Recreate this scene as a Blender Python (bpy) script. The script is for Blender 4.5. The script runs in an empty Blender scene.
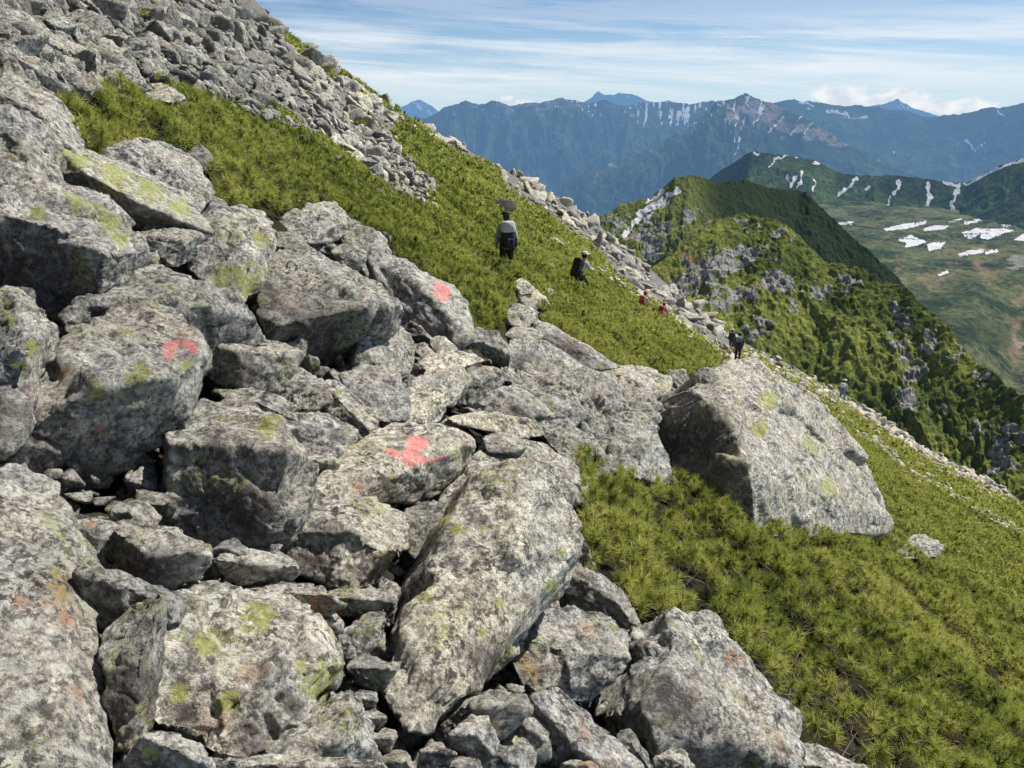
import bpy, bmesh, math, random
import numpy as np
from mathutils import Vector, Matrix
random.seed(7); RNG = np.random.default_rng(7)
SC = bpy.context.scene; COL = SC.collection
# ------------------------------------------------------------------ camera
F = 773.0; PITCH = math.radians(19.2); CP, SP = math.cos(PITCH), math.sin(PITCH)
cam = bpy.data.cameras.new('camera'); cam.sensor_width = 36; cam.lens = 36*F/1024
cam.clip_start = .05; cam.clip_end = 200000
co = bpy.data.objects.new('camera', cam); COL.objects.link(co)
co.rotation_euler = (math.pi/2-PITCH, 0, 0); SC.camera = co
def rays(px, py):
    px = np.asarray(px, float); py = np.asarray(py, float)
    u = (px-512)/F; v = (384-py)/F
    return np.stack([u, CP+v*SP, v*CP-SP], -1)
def proj(P):
    x, y, z = P[..., 0], P[..., 1], P[..., 2]
    f = y*CP-z*SP; v = y*SP+z*CP
    f = np.maximum(f, 1e-3)
    return 512+F*x/f, 384-F*v/f
# ------------------------------------------------------------------ noise
_T = np.random.default_rng(1234).uniform(-1, 1, 64**3).astype(np.float32)
def vn(P, s=0):
    P = np.asarray(P, dtype=np.float32)+np.float32(s*7.31 % 61); i = np.floor(P); f = P-i; i = i.astype(np.int32)
    f = f*f*f*(f*(f*6-15)+10)
    x0 = i[..., 0] & 63; y0 = (i[..., 1] & 63) << 6; x1 = (x0+1) & 63; y1 = (y0+64) & 4095
    fx, fy = f[..., 0], f[..., 1]; flat = np.ptp(P[..., 2]) == 0 if P.size else True
    def pl(z):
        a = _T[z+y0+x0]; b = _T[z+y0+x1]; c = _T[z+y1+x0]; d = _T[z+y1+x1]
        a = a+(b-a)*fx; c = c+(d-c)*fx; return a+(c-a)*fy
    z0 = (i[..., 2] & 63) << 12
    if flat: return pl(z0)*1.15
    A = pl(z0); B = pl(((z0+4096) & 262143)); return A+(B-A)*f[..., 2]
def fbm(P, o=4, s=0, g=.5):
    P = np.asarray(P, float); r = 0; a = 1; t = 0
    for k in range(o):
        r = r+a*vn(P*2**k+k*17.3, s+k); t += a; a *= g
    return r/t
def ridged(P, o=4, s=0, g=.5):
    P = np.asarray(P, float); r = 0; a = 1; t = 0
    for k in range(o):
        r = r+a*(1-np.abs(vn(P*2**k+k*11.1, s+k))*1.6); t += a; a *= g
    return r/t
def P3(x, y, z=0):
    return np.stack(np.broadcast_arrays(np.asarray(x, float), np.asarray(y, float), np.asarray(z, float)), -1)
def inpoly(px, py, poly):
    c = np.zeros(np.shape(px), bool); n = len(poly)
    for i in range(n):
        x1, y1 = poly[i]; x2, y2 = poly[i-1]
        if y1 == y2: continue
        c ^= ((y1 > py) != (y2 > py)) & (px < (x2-x1)*(py-y1)/(y2-y1)+x1)
    return c
def sdist(px, py, poly, closed=True):
    d = np.full(np.shape(px), 1e9); n = len(poly)
    for i in range(0 if closed else 1, n):
        x1, y1 = poly[i-1]; x2, y2 = poly[i]
        dx, dy = x2-x1, y2-y1
        t = np.clip(((px-x1)*dx+(py-y1)*dy)/(dx*dx+dy*dy+1e-9), 0, 1)
        d = np.minimum(d, np.hypot(px-x1-t*dx, py-y1-t*dy))
    return np.where(inpoly(px, py, poly), d, -d) if closed else d
# ------------------------------------------------------------------ near terrain
SKY = [(-600, -700), (-200, -340), (0, -165), (120, -80), (240, 2), (300, 45), (350, 78), (400, 112), (440, 137), (500, 165), (560, 198), (600, 226), (650, 268), (700, 312),
       (735, 338), (800, 370), (850, 399), (900, 431), (950, 463), (1000, 487), (1100, 545), (1300, 650), (1700, 860)]
def gslope(x):
    return -.56*x+.20*(np.logaddexp(0, -x*1.2)/1.2-math.log(2)/1.2)
def plane(x, y): return -2.0-.09*y+gslope(x)
_sa = []; _sr = []; _sc = []
for (a, b) in SKY:
    d = rays(a, b); az = math.atan2(d[0], d[1]); h = math.hypot(d[0], d[1])
    re = np.interp(a, [-600, 240, 400, 560, 700, 800, 900, 1000, 1300], [60, 75, 85, 85, 80, 78, 72, 66, 40])
    x, y = re*math.sin(az), re*math.cos(az)
    _sa.append(az); _sr.append(re); _sc.append(re*d[2]/h-float(plane(x, y)))
def ground(x, y):
    x = np.asarray(x, float); y = np.asarray(y, float)
    r = np.hypot(x, y); az = np.arctan2(x, y)
    re = np.interp(az, _sa, _sr); c = np.interp(az, _sa, _sc)
    q = np.clip(r/re, 0, 1)
    z = plane(x, y)+c*q**2.2
    return z-np.where(r > re, (r-re)*.55+(np.maximum(r-re, 0)**2)*.006, 0)
def hit(px, py, off=0.0):
    """first intersection of the pixel's ray with the ground (distance along the ray, or nan)"""
    d = rays(px, py); ts = np.geomspace(1.0, 130, 500)
    P = d[..., None, :]*ts[:, None]
    g = P[..., 2]-ground(P[..., 0], P[..., 1])-off
    below = g < 0; k = np.argmax(below, -1); ok = below.any(-1)
    k1 = np.maximum(k, 1)
    ga = np.take_along_axis(g, (k1-1)[..., None], -1)[..., 0]; gb = np.take_along_axis(g, k1[..., None], -1)[..., 0]
    t = ts[k1-1]+(ts[k1]-ts[k1-1])*ga/(ga-gb+1e-9)
    return np.where(ok, t, np.nan), d
# ------------------------------------------------------------------ mesh helpers
def unit(v): return v/np.linalg.norm(v, axis=-1, keepdims=True)
def link(name, me, parent=None):
    o = bpy.data.objects.new(name, me); COL.objects.link(o)
    if parent is not None: o.parent = parent
    return o
def mk(name, V, Fc, mat=None, smooth=True, attrs=None, mi=None):
    """V (n,3), Fc (m,3|4) -> mesh"""
    V = np.ascontiguousarray(V, dtype=np.float32); Fc = np.ascontiguousarray(Fc, dtype=np.int32); m, k = Fc.shape
    me = bpy.data.meshes.new(name); me.vertices.add(len(V)); me.vertices.foreach_set('co', V.ravel())
    me.loops.add(m*k); me.loops.foreach_set('vertex_index', Fc.ravel())
    me.polygons.add(m); me.polygons.foreach_set('loop_start', np.arange(0, m*k, k, dtype=np.int32))
    me.polygons.foreach_set('use_smooth', np.full(m, smooth))
    if mat is not None:
        for q in (mat if isinstance(mat, (list, tuple)) else [mat]): me.materials.append(q)
    if mi is not None: me.polygons.foreach_set('material_index', np.ascontiguousarray(mi, dtype=np.int32))
    me.update(calc_edges=True)
    for n, a in (attrs or {}).items():
        a = np.ascontiguousarray(a, dtype=np.float32)
        if a.ndim == 1:
            t = me.attributes.new(n, 'FLOAT', 'POINT'); t.data.foreach_set('value', a)
        else:
            t = me.attributes.new(n, 'FLOAT_COLOR', 'POINT'); t.data.foreach_set('color', a.ravel())
    return me
def tag(o, label=None, cat=None, group=None, kind=None):
    if label: o['label'] = label
    if cat: o['category'] = cat
    if group: o['group'] = group
    if kind: o['kind'] = kind
    return o
ICO = {}
for lv in range(2, 8):
    b = bmesh.new(); bmesh.ops.create_icosphere(b, subdivisions=lv, radius=1)
    b.verts.ensure_lookup_table()
    ICO[lv] = (np.array([v.co[:] for v in b.verts]), np.array([[v.index for v in f.verts] for f in b.faces])); b.free()
def hull_planes(P, merge=.95):
    b = bmesh.new()
    for p in P: b.verts.new(p)
    bmesh.ops.convex_hull(b, input=b.verts); bmesh.ops.recalc_face_normals(b, faces=b.faces)
    c = P.mean(0); N = []; D = []
    for f in sorted(b.faces, key=lambda f: -f.calc_area()):
        if f.calc_area() < 1e-7: continue
        n = np.array(f.normal[:]); d = float(n@(np.array(f.verts[0].co[:])-c))
        if d < 0: n, d = -n, -d
        d = max(d, 1e-3)
        if any(n@m > merge for m in N): continue
        N.append(n); D.append(d)
    b.free(); return c, np.array(N), np.array(D)
def facets(V, n, K, rg, amp, off, Sz):
    """broken surface: every vertex belongs to the nearest of K seeds and follows that seed's own tilted plane"""
    sd = V[rg.integers(0, len(V), K)]; rad = Sz/math.sqrt(K)*1.3
    Vw = V+rad*.35*np.stack([fbm(V/rad*1.1+a, 2, 3) for a in (3.1, 17.7, 29.3)], -1)
    best = np.full(len(V), 1e9); idx = np.zeros(len(V), int); sec = np.full(len(V), 1e9)
    for k in range(K):
        d = ((Vw-sd[k])**2).sum(1); m = d < best; sec = np.where(m, best, np.minimum(sec, d)); best = np.where(m, d, best); idx[m] = k
    g = rg.normal(size=(K, 3)); g /= np.linalg.norm(g, axis=1)[:, None]; o = rg.normal(size=K)
    e = np.clip((np.sqrt(sec)-np.sqrt(best))/(rad*.10), 0, 1); e = e*e*(3-2*e)
    return (amp*(g[idx]*(V-sd[idx])).sum(1)/rad+off*o[idx])*e-(1-e)*off*.9
def star(P, lv, seed, rough=1.0, pw=110, chips=5, planes=None, merge=.90, center=None, led_k=1.0):
    """angular rock: convex body worn and broken; returns verts, faces (world)"""
    rg = np.random.default_rng(seed)
    c0 = P.mean(0) if center is None or planes is None else center; Q = P-c0; Q0 = P-P.mean(0)
    w, E = np.linalg.eigh(Q0.T@Q0/len(Q0)); w = np.sqrt(np.maximum(w, 1e-6)); w = np.maximum(w, .25*w.max())
    T = (E/w)@E.T; Ti = (E*w)@E.T; Qn = Q@T.T
    if planes is None: c, N, D = hull_planes(Qn, merge)
    else:
        N = []; D = []; c = np.zeros(3)
        for (n, x) in planes:
            m = Ti@n; d = float(n@(x-c0))/np.linalg.norm(m); N.append(m/np.linalg.norm(m)); D.append(max(d, .22))
        N = np.array(N); D = np.array(D)
    if chips:
        K = rg.normal(size=(chips, 3)); K /= np.linalg.norm(K, axis=1)[:, None]
        sup = (K@(Qn-c).T).max(1)
        N = np.vstack([N, K]); D = np.concatenate([D, sup*rg.uniform(.90, .985, chips)])
    U, Fc = ICO[lv]
    A = np.maximum(0, (U@N.T)/D)
    mx = A.max(1, keepdims=True); R = (A/mx)**pw; sm = R.sum(1)
    r = 1/(mx[:, 0]*sm**(1/pw))
    n = (R[:, :, None]*N[None]).sum(1); n = n@T.T; n /= np.linalg.norm(n, axis=1)[:, None]
    V = (c+U*r[:, None])@Ti.T+c0
    Sz = float(np.ptp(V, axis=0).mean()); o = rg.uniform(-30, 30, 3)
    L = rg.normal(size=3); L /= np.linalg.norm(L)
    b = fbm((V/(.5*Sz))+o, 3, seed % 9)
    t = (V@L)/(.26*Sz)+fbm(V/(.6*Sz)+o, 2, 3)*1.0; fr = t-np.floor(t); led = (np.clip(fr*6, 0, 1)-fr)
    fine = fbm(V/(.07*Sz)+o, 4, (seed+3) % 9, .65); la = .022*rg.uniform(.0, 1.2)
    disp = Sz*(.012*b+la*led*led_k+.010*fine)*rough
    if lv >= 4: disp = disp+facets(V, n, 26, rg, .034*Sz*rough, .014*Sz*rough, Sz)
    if lv >= 5: disp = disp+facets(V, n, 130, rg, .014*Sz*rough, .005*Sz*rough, Sz)+.007*fbm(V/.04+o, 3, 5)
    return V+n*disp[:, None], Fc
def chull(pts):
    pts = sorted(map(tuple, pts)); 
    def half(ps):
        h = []
        for p in ps:
            while len(h) > 1 and (h[-1][0]-h[-2][0])*(p[1]-h[-2][1])-(h[-1][1]-h[-2][1])*(p[0]-h[-2][0]) <= 0: h.pop()
            h.append(p)
        return h[:-1]
    return half(pts)+half(pts[::-1])
def simplify(h, tol):
    """drop hull corners that stick out less than tol pixels"""
    h = list(h)
    while len(h) > 5:
        best = None
        for i in range(len(h)):
            a, b, c = np.array(h[i-1]), np.array(h[i]), np.array(h[(i+1) % len(h)]); ac = c-a
            d = abs(ac[0]*(b-a)[1]-ac[1]*(b-a)[0])/(np.hypot(*ac)+1e-9)
            if best is None or d < best[0]: best = (d, i)
        if best[0] > tol: break
        h.pop(best[1])
    return np.array(h, float)
# ------------------------------------------------------------------ shader helpers
def newmat(name):
    m = bpy.data.materials.new(name); m.use_nodes = True; nt = m.node_tree; nt.nodes.clear(); return m, nt
class NT:
    def __init__(s, nt): s.nt = nt
    def n(s, t, **k):
        nd = s.nt.nodes.new(t)
        for a, b in k.items():
            if a.startswith('i_'):
                key = a[2:]; key = int(key) if key.isdigit() else key.replace('_', ' ')
                s.put(nd.inputs[key], b)
            else: setattr(nd, a, b)
        return nd
    def put(s, sock, v):
        if hasattr(v, 'is_output') or isinstance(v, bpy.types.NodeSocket): s.nt.links.new(v, sock)
        elif isinstance(v, (tuple, list)) and len(v) == 3 and sock.type == 'RGBA': sock.default_value = (*v, 1)
        else: sock.default_value = v
    def noise(s, vec, sc, det=3, rough=.55, dist=0, out=0):
        nd = s.n('ShaderNodeTexNoise'); s.put(nd.inputs['Vector'], vec); nd.inputs['Scale'].default_value = sc
        nd.inputs['Detail'].default_value = det; nd.inputs['Roughness'].default_value = rough; nd.inputs['Distortion'].default_value = dist
        return nd.outputs[out]
    def ramp(s, f, stops, mode='LINEAR'):
        nd = s.n('ShaderNodeValToRGB'); s.put(nd.inputs[0], f); cr = nd.color_ramp; cr.interpolation = mode
        while len(cr.elements) < len(stops): cr.elements.new(.5)
        for e, (p, c) in zip(cr.elements, stops):
            e.position = p; e.color = (c, c, c, 1) if isinstance(c, (int, float)) else (*c, 1)
        return nd.outputs[0]
    def math(s, op, a, b=0, clamp=False):
        nd = s.n('ShaderNodeMath', operation=op, use_clamp=clamp); s.put(nd.inputs[0], a); s.put(nd.inputs[1], b); return nd.outputs[0]
    def mix(s, f, a, b, mode='MIX'):
        nd = s.n('ShaderNodeMix', data_type='RGBA', blend_type=mode); s.put(nd.inputs[0], f); s.put(nd.inputs[6], a); s.put(nd.inputs[7], b); return nd.outputs[2]
    def attr(s, name, out='Fac'):
        nd = s.n('ShaderNodeAttribute', attribute_name=name); return nd.outputs[out]
def sep(s, v):
    nd = s.n('ShaderNodeSeparateColor'); s.put(nd.inputs[0], v); return nd.outputs
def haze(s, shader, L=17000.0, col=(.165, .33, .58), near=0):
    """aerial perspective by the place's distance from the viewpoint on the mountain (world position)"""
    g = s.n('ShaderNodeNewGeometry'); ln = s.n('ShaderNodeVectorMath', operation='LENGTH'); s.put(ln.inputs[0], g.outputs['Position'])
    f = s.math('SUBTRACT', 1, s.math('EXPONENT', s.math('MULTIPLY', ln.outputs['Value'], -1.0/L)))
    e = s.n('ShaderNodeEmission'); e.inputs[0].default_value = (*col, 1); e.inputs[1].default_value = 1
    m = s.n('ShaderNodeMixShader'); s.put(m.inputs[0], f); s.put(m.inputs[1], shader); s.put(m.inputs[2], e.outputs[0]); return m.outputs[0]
def finish(s, shader):
    o = s.n('ShaderNodeOutputMaterial'); s.put(o.inputs[0], shader)
# ------------------------------------------------------------------ rock material
def rock_material(name, detail=True):
    m, nt = newmat(name); s = NT(nt)
    tc = s.n('ShaderNodeTexCoord'); oi = s.n('ShaderNodeObjectInfo')
    ad = s.n('ShaderNodeVectorMath', operation='MULTIPLY_ADD')
    cb = s.n('ShaderNodeCombineXYZ'); r = oi.outputs['Random']
    for k, w in enumerate((37.0, 71.0, 53.0)): s.put(cb.inputs[k], s.math('MULTIPLY', r, w))
    s.put(ad.inputs[0], tc.outputs['Object']); ad.inputs[1].default_value = (1, 1, 1); s.put(ad.inputs[2], cb.outputs[0])
    v = ad.outputs[0]
    marks = sep(s, s.attr('marks', 'Color')); paint, lich, orange = marks[0], marks[1], marks[2]
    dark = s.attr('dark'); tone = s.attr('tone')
    big = s.noise(v, 2.2, 3); med = s.noise(v, 11, 7, .72); sp = s.noise(v, 52, 3, .75); sp2 = s.noise(v, 26, 4, .7)
    base = s.ramp(med, [(.30, (.12, .118, .115)), (.44, (.25, .245, .23)), (.56, (.38, .37, .34)), (.70, (.52, .505, .46))])
    warm = s.mix(s.ramp(big, [(.45, 0), (.62, .5)]), base, (.40, .36, .285), 'MIX')
    c = s.mix(.8, warm, s.ramp(sp, [(.38, (.30, .30, .30)), (.5, (1, 1, 1)), (.63, (1.5, 1.5, 1.47))]), 'MULTIPLY')
    c = s.mix(1, c, s.ramp(s.noise(v, 5.5, 6, .75), [(.34, (.55, .55, .56)), (.5, (1, 1, 1)), (.66, (1.18, 1.17, 1.14))]), 'MULTIPLY')
    # pale crustose lichen
    c = s.mix(s.math('MULTIPLY', s.ramp(s.noise(v, 13, 5, .7, .4), [(.54, 0), (.60, .85)]), .7), c, (.50, .50, .45))
    # black lichen specks and blotches
    bl = s.ramp(s.noise(v, 24, 6, .75), [(.515, 0), (.55, 1)])
    bmask = s.ramp(s.noise(v, 3.1, 3), [(.36, .3), (.6, 1)])
    c = s.mix(s.math('MULTIPLY', s.math('MULTIPLY', bl, bmask), .86), c, (.028, .026, .026))
    # painted shade with dark lichen on faces turned down and away from the sun
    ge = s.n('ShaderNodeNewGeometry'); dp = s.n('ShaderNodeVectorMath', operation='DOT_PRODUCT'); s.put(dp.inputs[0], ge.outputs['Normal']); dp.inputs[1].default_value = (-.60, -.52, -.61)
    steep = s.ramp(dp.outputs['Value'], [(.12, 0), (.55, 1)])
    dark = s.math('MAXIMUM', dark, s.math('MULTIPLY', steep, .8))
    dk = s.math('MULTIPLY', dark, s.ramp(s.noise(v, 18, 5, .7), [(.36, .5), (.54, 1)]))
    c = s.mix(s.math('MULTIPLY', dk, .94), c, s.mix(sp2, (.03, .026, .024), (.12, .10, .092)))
    # iron stain
    st = s.ramp(s.noise(v, 4.3, 4, .65), [(.62, 0), (.70, .30)])
    st = s.math('MAXIMUM', st, s.math('MULTIPLY', orange, s.ramp(sp2, [(.46, 0), (.54, .9)])))
    c = s.mix(st, c, (.36, .20, .115))
    # yellow-green map lichen
    ln = s.ramp(s.math('ADD', s.noise(v, 20, 6, .75), s.math('MULTIPLY', lich, .16)), [(.56, 0), (.60, 1)])
    rare = s.math('MULTIPLY', s.ramp(s.noise(v, 2.9, 2), [(.56, 0), (.64, .65)]), s.ramp(s.noise(v, 26, 4, .7), [(.5, 0), (.55, 1)]))
    lf = s.math('MAXIMUM', s.math('MULTIPLY', s.ramp(lich, [(0, 0), (.25, 1)]), ln), rare)
    c = s.mix(s.math('MULTIPLY', lf, .72), c, s.mix(sp, (.14, .17, .03), (.36, .37, .10)))
    c = s.mix(s.math('MULTIPLY', paint, s.ramp(s.noise(v, 30, 5, .8), [(.41, .05), (.47, .95)])), c, s.mix(sp2, (.50, .12, .12), (.66, .30, .28)))
    tf = s.math('ADD', s.math('ADD', s.math('MULTIPLY', tone, 1.35), 1.52), s.math('MULTIPLY', s.math('SUBTRACT', r, .5), .3))
    c = s.mix(s.math('MULTIPLY', s.math('SUBTRACT', tone, .14), 3.0, True), c, s.mix(1, c, (1.08, 1.02, .89), 'MULTIPLY'))
    hv = s.n('ShaderNodeHueSaturation'); s.put(hv.inputs['Color'], c); s.put(hv.inputs['Value'], tf); c = hv.outputs[0]
    b1 = s.n('ShaderNodeBump'); b1.inputs['Strength'].default_value = 1; b1.inputs['Distance'].default_value = .032
    hsum = s.math('ADD', s.math('MULTIPLY', s.noise(v, 22, 7, .8), .8), s.math('MULTIPLY', sp, .36))
    vo = s.n('ShaderNodeTexVoronoi', feature='DISTANCE_TO_EDGE'); s.put(vo.inputs['Vector'], v); vo.inputs['Scale'].default_value = 3.2
    wv = s.n('ShaderNodeVectorMath', operation='MULTIPLY_ADD'); s.put(wv.inputs[0], s.noise(v, 4, 3, out=1)); wv.inputs[1].default_value = (.6, .6, .6); s.put(wv.inputs[2], v); s.put(vo.inputs['Vector'], wv.outputs[0])
    ck = s.ramp(vo.outputs['Distance'], [(0, 0), (.035, 1)])
    ckm = s.ramp(s.noise(v, 2.1, 2), [(.58, 0), (.66, .8)])
    hsum = s.math('ADD', hsum, s.math('MULTIPLY', s.math('MULTIPLY', s.math('SUBTRACT', ck, 1), ckm), .35))
    s.put(b1.inputs['Height'], hsum)
    ckc = s.math('MULTIPLY', s.math('MULTIPLY', s.math('SUBTRACT', 1, ck), ckm), .6)
    c = s.mix(ckc, c, (.03, .03, .03))
    p = s.n('ShaderNodeBsdfPrincipled'); s.put(p.inputs['Base Color'], c); p.inputs['Roughness'].default_value = .92
    p.inputs['Specular IOR Level'].default_value = .25; s.put(p.inputs['Normal'], b1.outputs[0])
    finish(s, p.outputs[0]); return m
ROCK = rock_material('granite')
# ------------------------------------------------------------------ near ground sheet
def zone(poly): return [tuple(p) for p in poly]
PINE_UP = zone([(60, 104), (75, 94), (100, 90), (150, 92), (185, 94), (230, 107), (260, 120), (300, 131), (350, 158), (385, 188), (412, 202), (432, 204), (420, 172), (398, 150), (393, 132), (420, 140), (450, 150), (485, 167), (510, 195),
                (545, 215), (590, 248), (620, 280), (650, 303), (690, 333), (728, 357), (700, 374), (650, 372), (610, 368), (575, 345), (545, 322), (538, 300), (520, 282), (508, 300), (505, 325), (485, 335), (470, 325), (455, 290), (440, 283),
                (425, 270), (400, 257), (388, 243), (360, 222), (345, 208), (320, 203), (285, 215), (270, 210), (225, 207), (208, 197), (208, 150), (190, 150), (150, 140), (105, 157), (85, 150), (72, 128)])
PINE_DN = zone([(575, 470), (600, 448), (640, 455), (660, 475), (700, 485), (760, 500), (850, 535), (892, 530), (900, 505), (870, 462), (835, 425), (835, 410), (858, 430), (900, 463), (960, 500), (1060, 552), (1300, 700), (1300, 1000), (900, 900),
                (850, 768), (800, 725), (765, 680), (730, 635), (705, 608), (660, 618), (632, 625), (622, 595), (590, 570), (582, 545)])
STRIP = zone([(745, 352), (800, 386), (845, 410), (900, 446), (960, 480), (1010, 502), (1200, 600), (1200, 640), (1060, 558), (975, 512), (920, 480), (880, 452), (845, 424), (815, 398), (790, 385), (760, 365)])
CREST = zone([(236, -4), (246, -6), (300, 38), (350, 72), (385, 95), (420, 118), (410, 118), (385, 106), (345, 84), (300, 54)])
BEHIND = zone([(740, 352), (800, 380), (850, 410), (900, 500), (893, 522), (868, 492), (830, 440), (795, 405), (750, 380)])
BITS = [BEHIND, zone([(395, 128), (415, 118), (440, 138), (430, 146)]), zone([(470, 163), (480, 160), (505, 180), (500, 190)]), zone([(350, 118), (372, 120), (385, 130), (360, 128)]), zone([(262, 110), (285, 112), (300, 122), (275, 122)]), zone([(140, 16), (155, 15), (158, 21), (144, 21)])]
def veg(px, py, r):
    m = inpoly(px, py, PINE_UP) | inpoly(px, py, PINE_DN) | inpoly(px, py, STRIP)
    for b in BITS+[CREST]: m |= inpoly(px, py, b)
    return m
TRAIL = [(640, 292), (690, 328), (715, 350), (742, 356), (800, 384), (841, 404), (900, 441), (950, 470), (1005, 497)]
def ground_material():
    m, nt = newmat('mountain_soil'); s = NT(nt); tc = s.n('ShaderNodeTexCoord'); v = tc.outputs['Object']
    g = s.attr('pine'); tr = s.attr('trail'); fr = s.attr('far')
    soil = s.mix(s.noise(v, 6, 5), (.022, .019, .016), (.085, .075, .06))
    gra = s.ramp(s.noise(v, 3, 6, .7), [(.35, (.06, .058, .05)), (.5, (.22, .215, .2)), (.7, (.42, .41, .38))])
    c = s.mix(fr, soil, gra)
    pn = s.mix(fr, s.mix(s.noise(v, 9, 5, .7), (.014, .013, .008), (.06, .052, .03)), s.mix(s.noise(v, 2.2, 6, .7), (.05, .062, .014), (.14, .15, .03)))
    c = s.mix(g, c, pn); c = s.mix(s.math('MULTIPLY', tr, s.ramp(s.noise(v, 2.5, 5, .7), [(.35, .3), (.5, 1)])), c, (.62, .58, .50))
    b = s.n('ShaderNodeBump'); b.inputs['Strength'].default_value = .8; b.inputs['Distance'].default_value = .12; s.put(b.inputs['Height'], s.noise(v, 7, 6, .7))
    p = s.n('ShaderNodeBsdfPrincipled'); s.put(p.inputs['Base Color'], c); p.inputs['Roughness'].default_value = .95; p.inputs['Specular IOR Level'].default_value = .1
    s.put(p.inputs['Normal'], b.outputs[0]); finish(s, p.outputs[0]); return m
def grid_faces(nu, nv):
    i = np.arange(nu-1)[:, None]*nv+np.arange(nv-1)[None]
    return np.stack([i, i+1, i+nv+1, i+nv], -1).reshape(-1, 4)
az = np.linspace(math.radians(-62), math.radians(58), 620); rr = np.geomspace(.35, 200, 460)
A, Rr = np.meshgrid(az, rr, indexing='ij'); X, Y = Rr*np.sin(A), Rr*np.cos(A)
Z = ground(X, Y); px, py = proj(P3(X, Y, Z)); V0 = veg(px, py, Rr).astype(float)
drop = np.interp(Rr, [0, 12, 30, 60], [.42, .34, .12, .05]); drop = drop*(1-V0)+V0*np.interp(Rr, [0, 15, 40, 90], [.16, .13, .08, .03])
Z = Z-drop+fbm(P3(X*1.5, Y*1.5), 4, 3)*np.interp(Rr, [0, 20, 80], [.09, .12, .2])
trd = sdist(px, py, TRAIL, False); trw = np.clip(1.3-trd/np.interp(px, [640, 740, 900, 1000], [5, 7, 9, 6]), 0, 1)*(Rr > 15)
me = mk('mountain_slope', P3(X, Y, Z).reshape(-1, 3), grid_faces(*A.shape)[:, ::-1], ground_material(), attrs={'pine': V0.ravel(), 'trail': trw.ravel(), 'far': np.clip((Rr-8)/8, 0, 1).ravel()})
tag(link('mountain_slope', me), 'steep mountainside falling away to the right under rocks and dwarf pine', 'ground', kind='structure')
# ------------------------------------------------------------------ hero boulders, traced and set on the slope
BOULDERS = []
def R(label, outline, ridge=(), cat='boulder', **k): BOULDERS.append((label, outline, ridge, cat, k))
R('pale grey boulder with rounded top at the left edge above the tilted lichen slab', [(-40, 80), (25, 80), (50, 94), (68, 108), (70, 125), (82, 134), (62, 144), (10, 130), (-40, 130)], [(20, 100, .2), (45, 115, .25), (60, 135, .2)], tone=.08)
R('broad pale boulder bulging just left of the tilted lichen slab', [(-40, 122), (28, 115), (48, 124), (66, 143), (50, 155), (38, 172), (42, 190), (20, 192), (-40, 190)], [(20, 140, .22), (30, 170, .2)], tone=.08)
R('long tilted slab with bright yellow lichen along its lit top', [(52, 144), (37, 165), (36, 176), (60, 186), (110, 213), (130, 223), (192, 223), (198, 216), (190, 203), (180, 192), (150, 172), (110, 158), (75, 148)], [(57, 150, .14), (92, 172, .32), (140, 203, .32), (165, 212, .3)], cat='slab', lichen=[(80, 157, 16), (115, 172, 18), (150, 188, 16), (180, 207, 12), (60, 148, 9)], tone=.15, rough=.4, chips=0)
R('grey boulder half hidden behind the tilted lichen slab, touching the pine', [(103, 158), (112, 146), (145, 138), (165, 143), (190, 158), (198, 175), (160, 180), (120, 165)], [(140, 152, .25), (170, 158, .25)])
R('rounded grey boulder with a cracked face right of the tilted lichen slab', [(136, 162), (150, 153), (180, 155), (198, 168), (207, 190), (208, 203), (198, 212), (180, 202), (165, 190), (148, 177)], [(175, 168, .25), (195, 185, .25), (150, 165, .15)])
R('small dark fin of rock standing against the upper pine', [(188, 153), (203, 142), (208, 155), (206, 170), (195, 168)], [(200, 155, .3)], cat='rock', tone=-.3)
R('small rounded stone at the lower tip of the tilted lichen slab', [(197, 212), (205, 199), (215, 196), (222, 203), (220, 213), (208, 220)], [(208, 205, .3)], cat='stone')
R('dark angular rock wedged beneath the tilted lichen slab', [(132, 221), (145, 214), (165, 217), (185, 222), (203, 228), (201, 242), (191, 262), (165, 264), (150, 252), (138, 236)], [(155, 228, .2), (185, 240, .35), (170, 250, .3)], cat='rock', tone=-.12)
R('big dark boulder with yellow lichen scattered on its rounded shoulder', [(-40, 205), (10, 200), (27, 184), (62, 185), (95, 194), (122, 222), (145, 246), (149, 260), (135, 270), (100, 282), (78, 290), (72, 308), (55, 328), (25, 312), (0, 295), (-40, 295)], [(28, 200, .2), (70, 212, .3), (112, 238, .3), (60, 262, .3), (10, 240, .3)], lichen=[(78, 198, 12), (100, 208, 9), (120, 240, 10), (38, 212, 7), (110, 225, 10)], orange=[(28, 266, 7)], dark=[(30, 270, 40)])
R('cracked slab of dark rock resting behind the lichen topped boulder with a red mark', [(74, 285), (110, 277), (135, 267), (165, 265), (182, 272), (198, 281), (195, 290), (150, 297), (110, 306), (78, 308)], [(140, 275, .2), (180, 283, .2)], cat='slab', tone=-.05)
R('long flat boulder sloping down to the right below the cracked slab', [(62, 322), (75, 307), (110, 301), (150, 291), (197, 279), (225, 296), (250, 318), (271, 343), (235, 347), (200, 342), (150, 345), (90, 348), (72, 338)], [(120, 310, .2), (190, 300, .3), (235, 325, .25)], tone=-.1)
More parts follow.
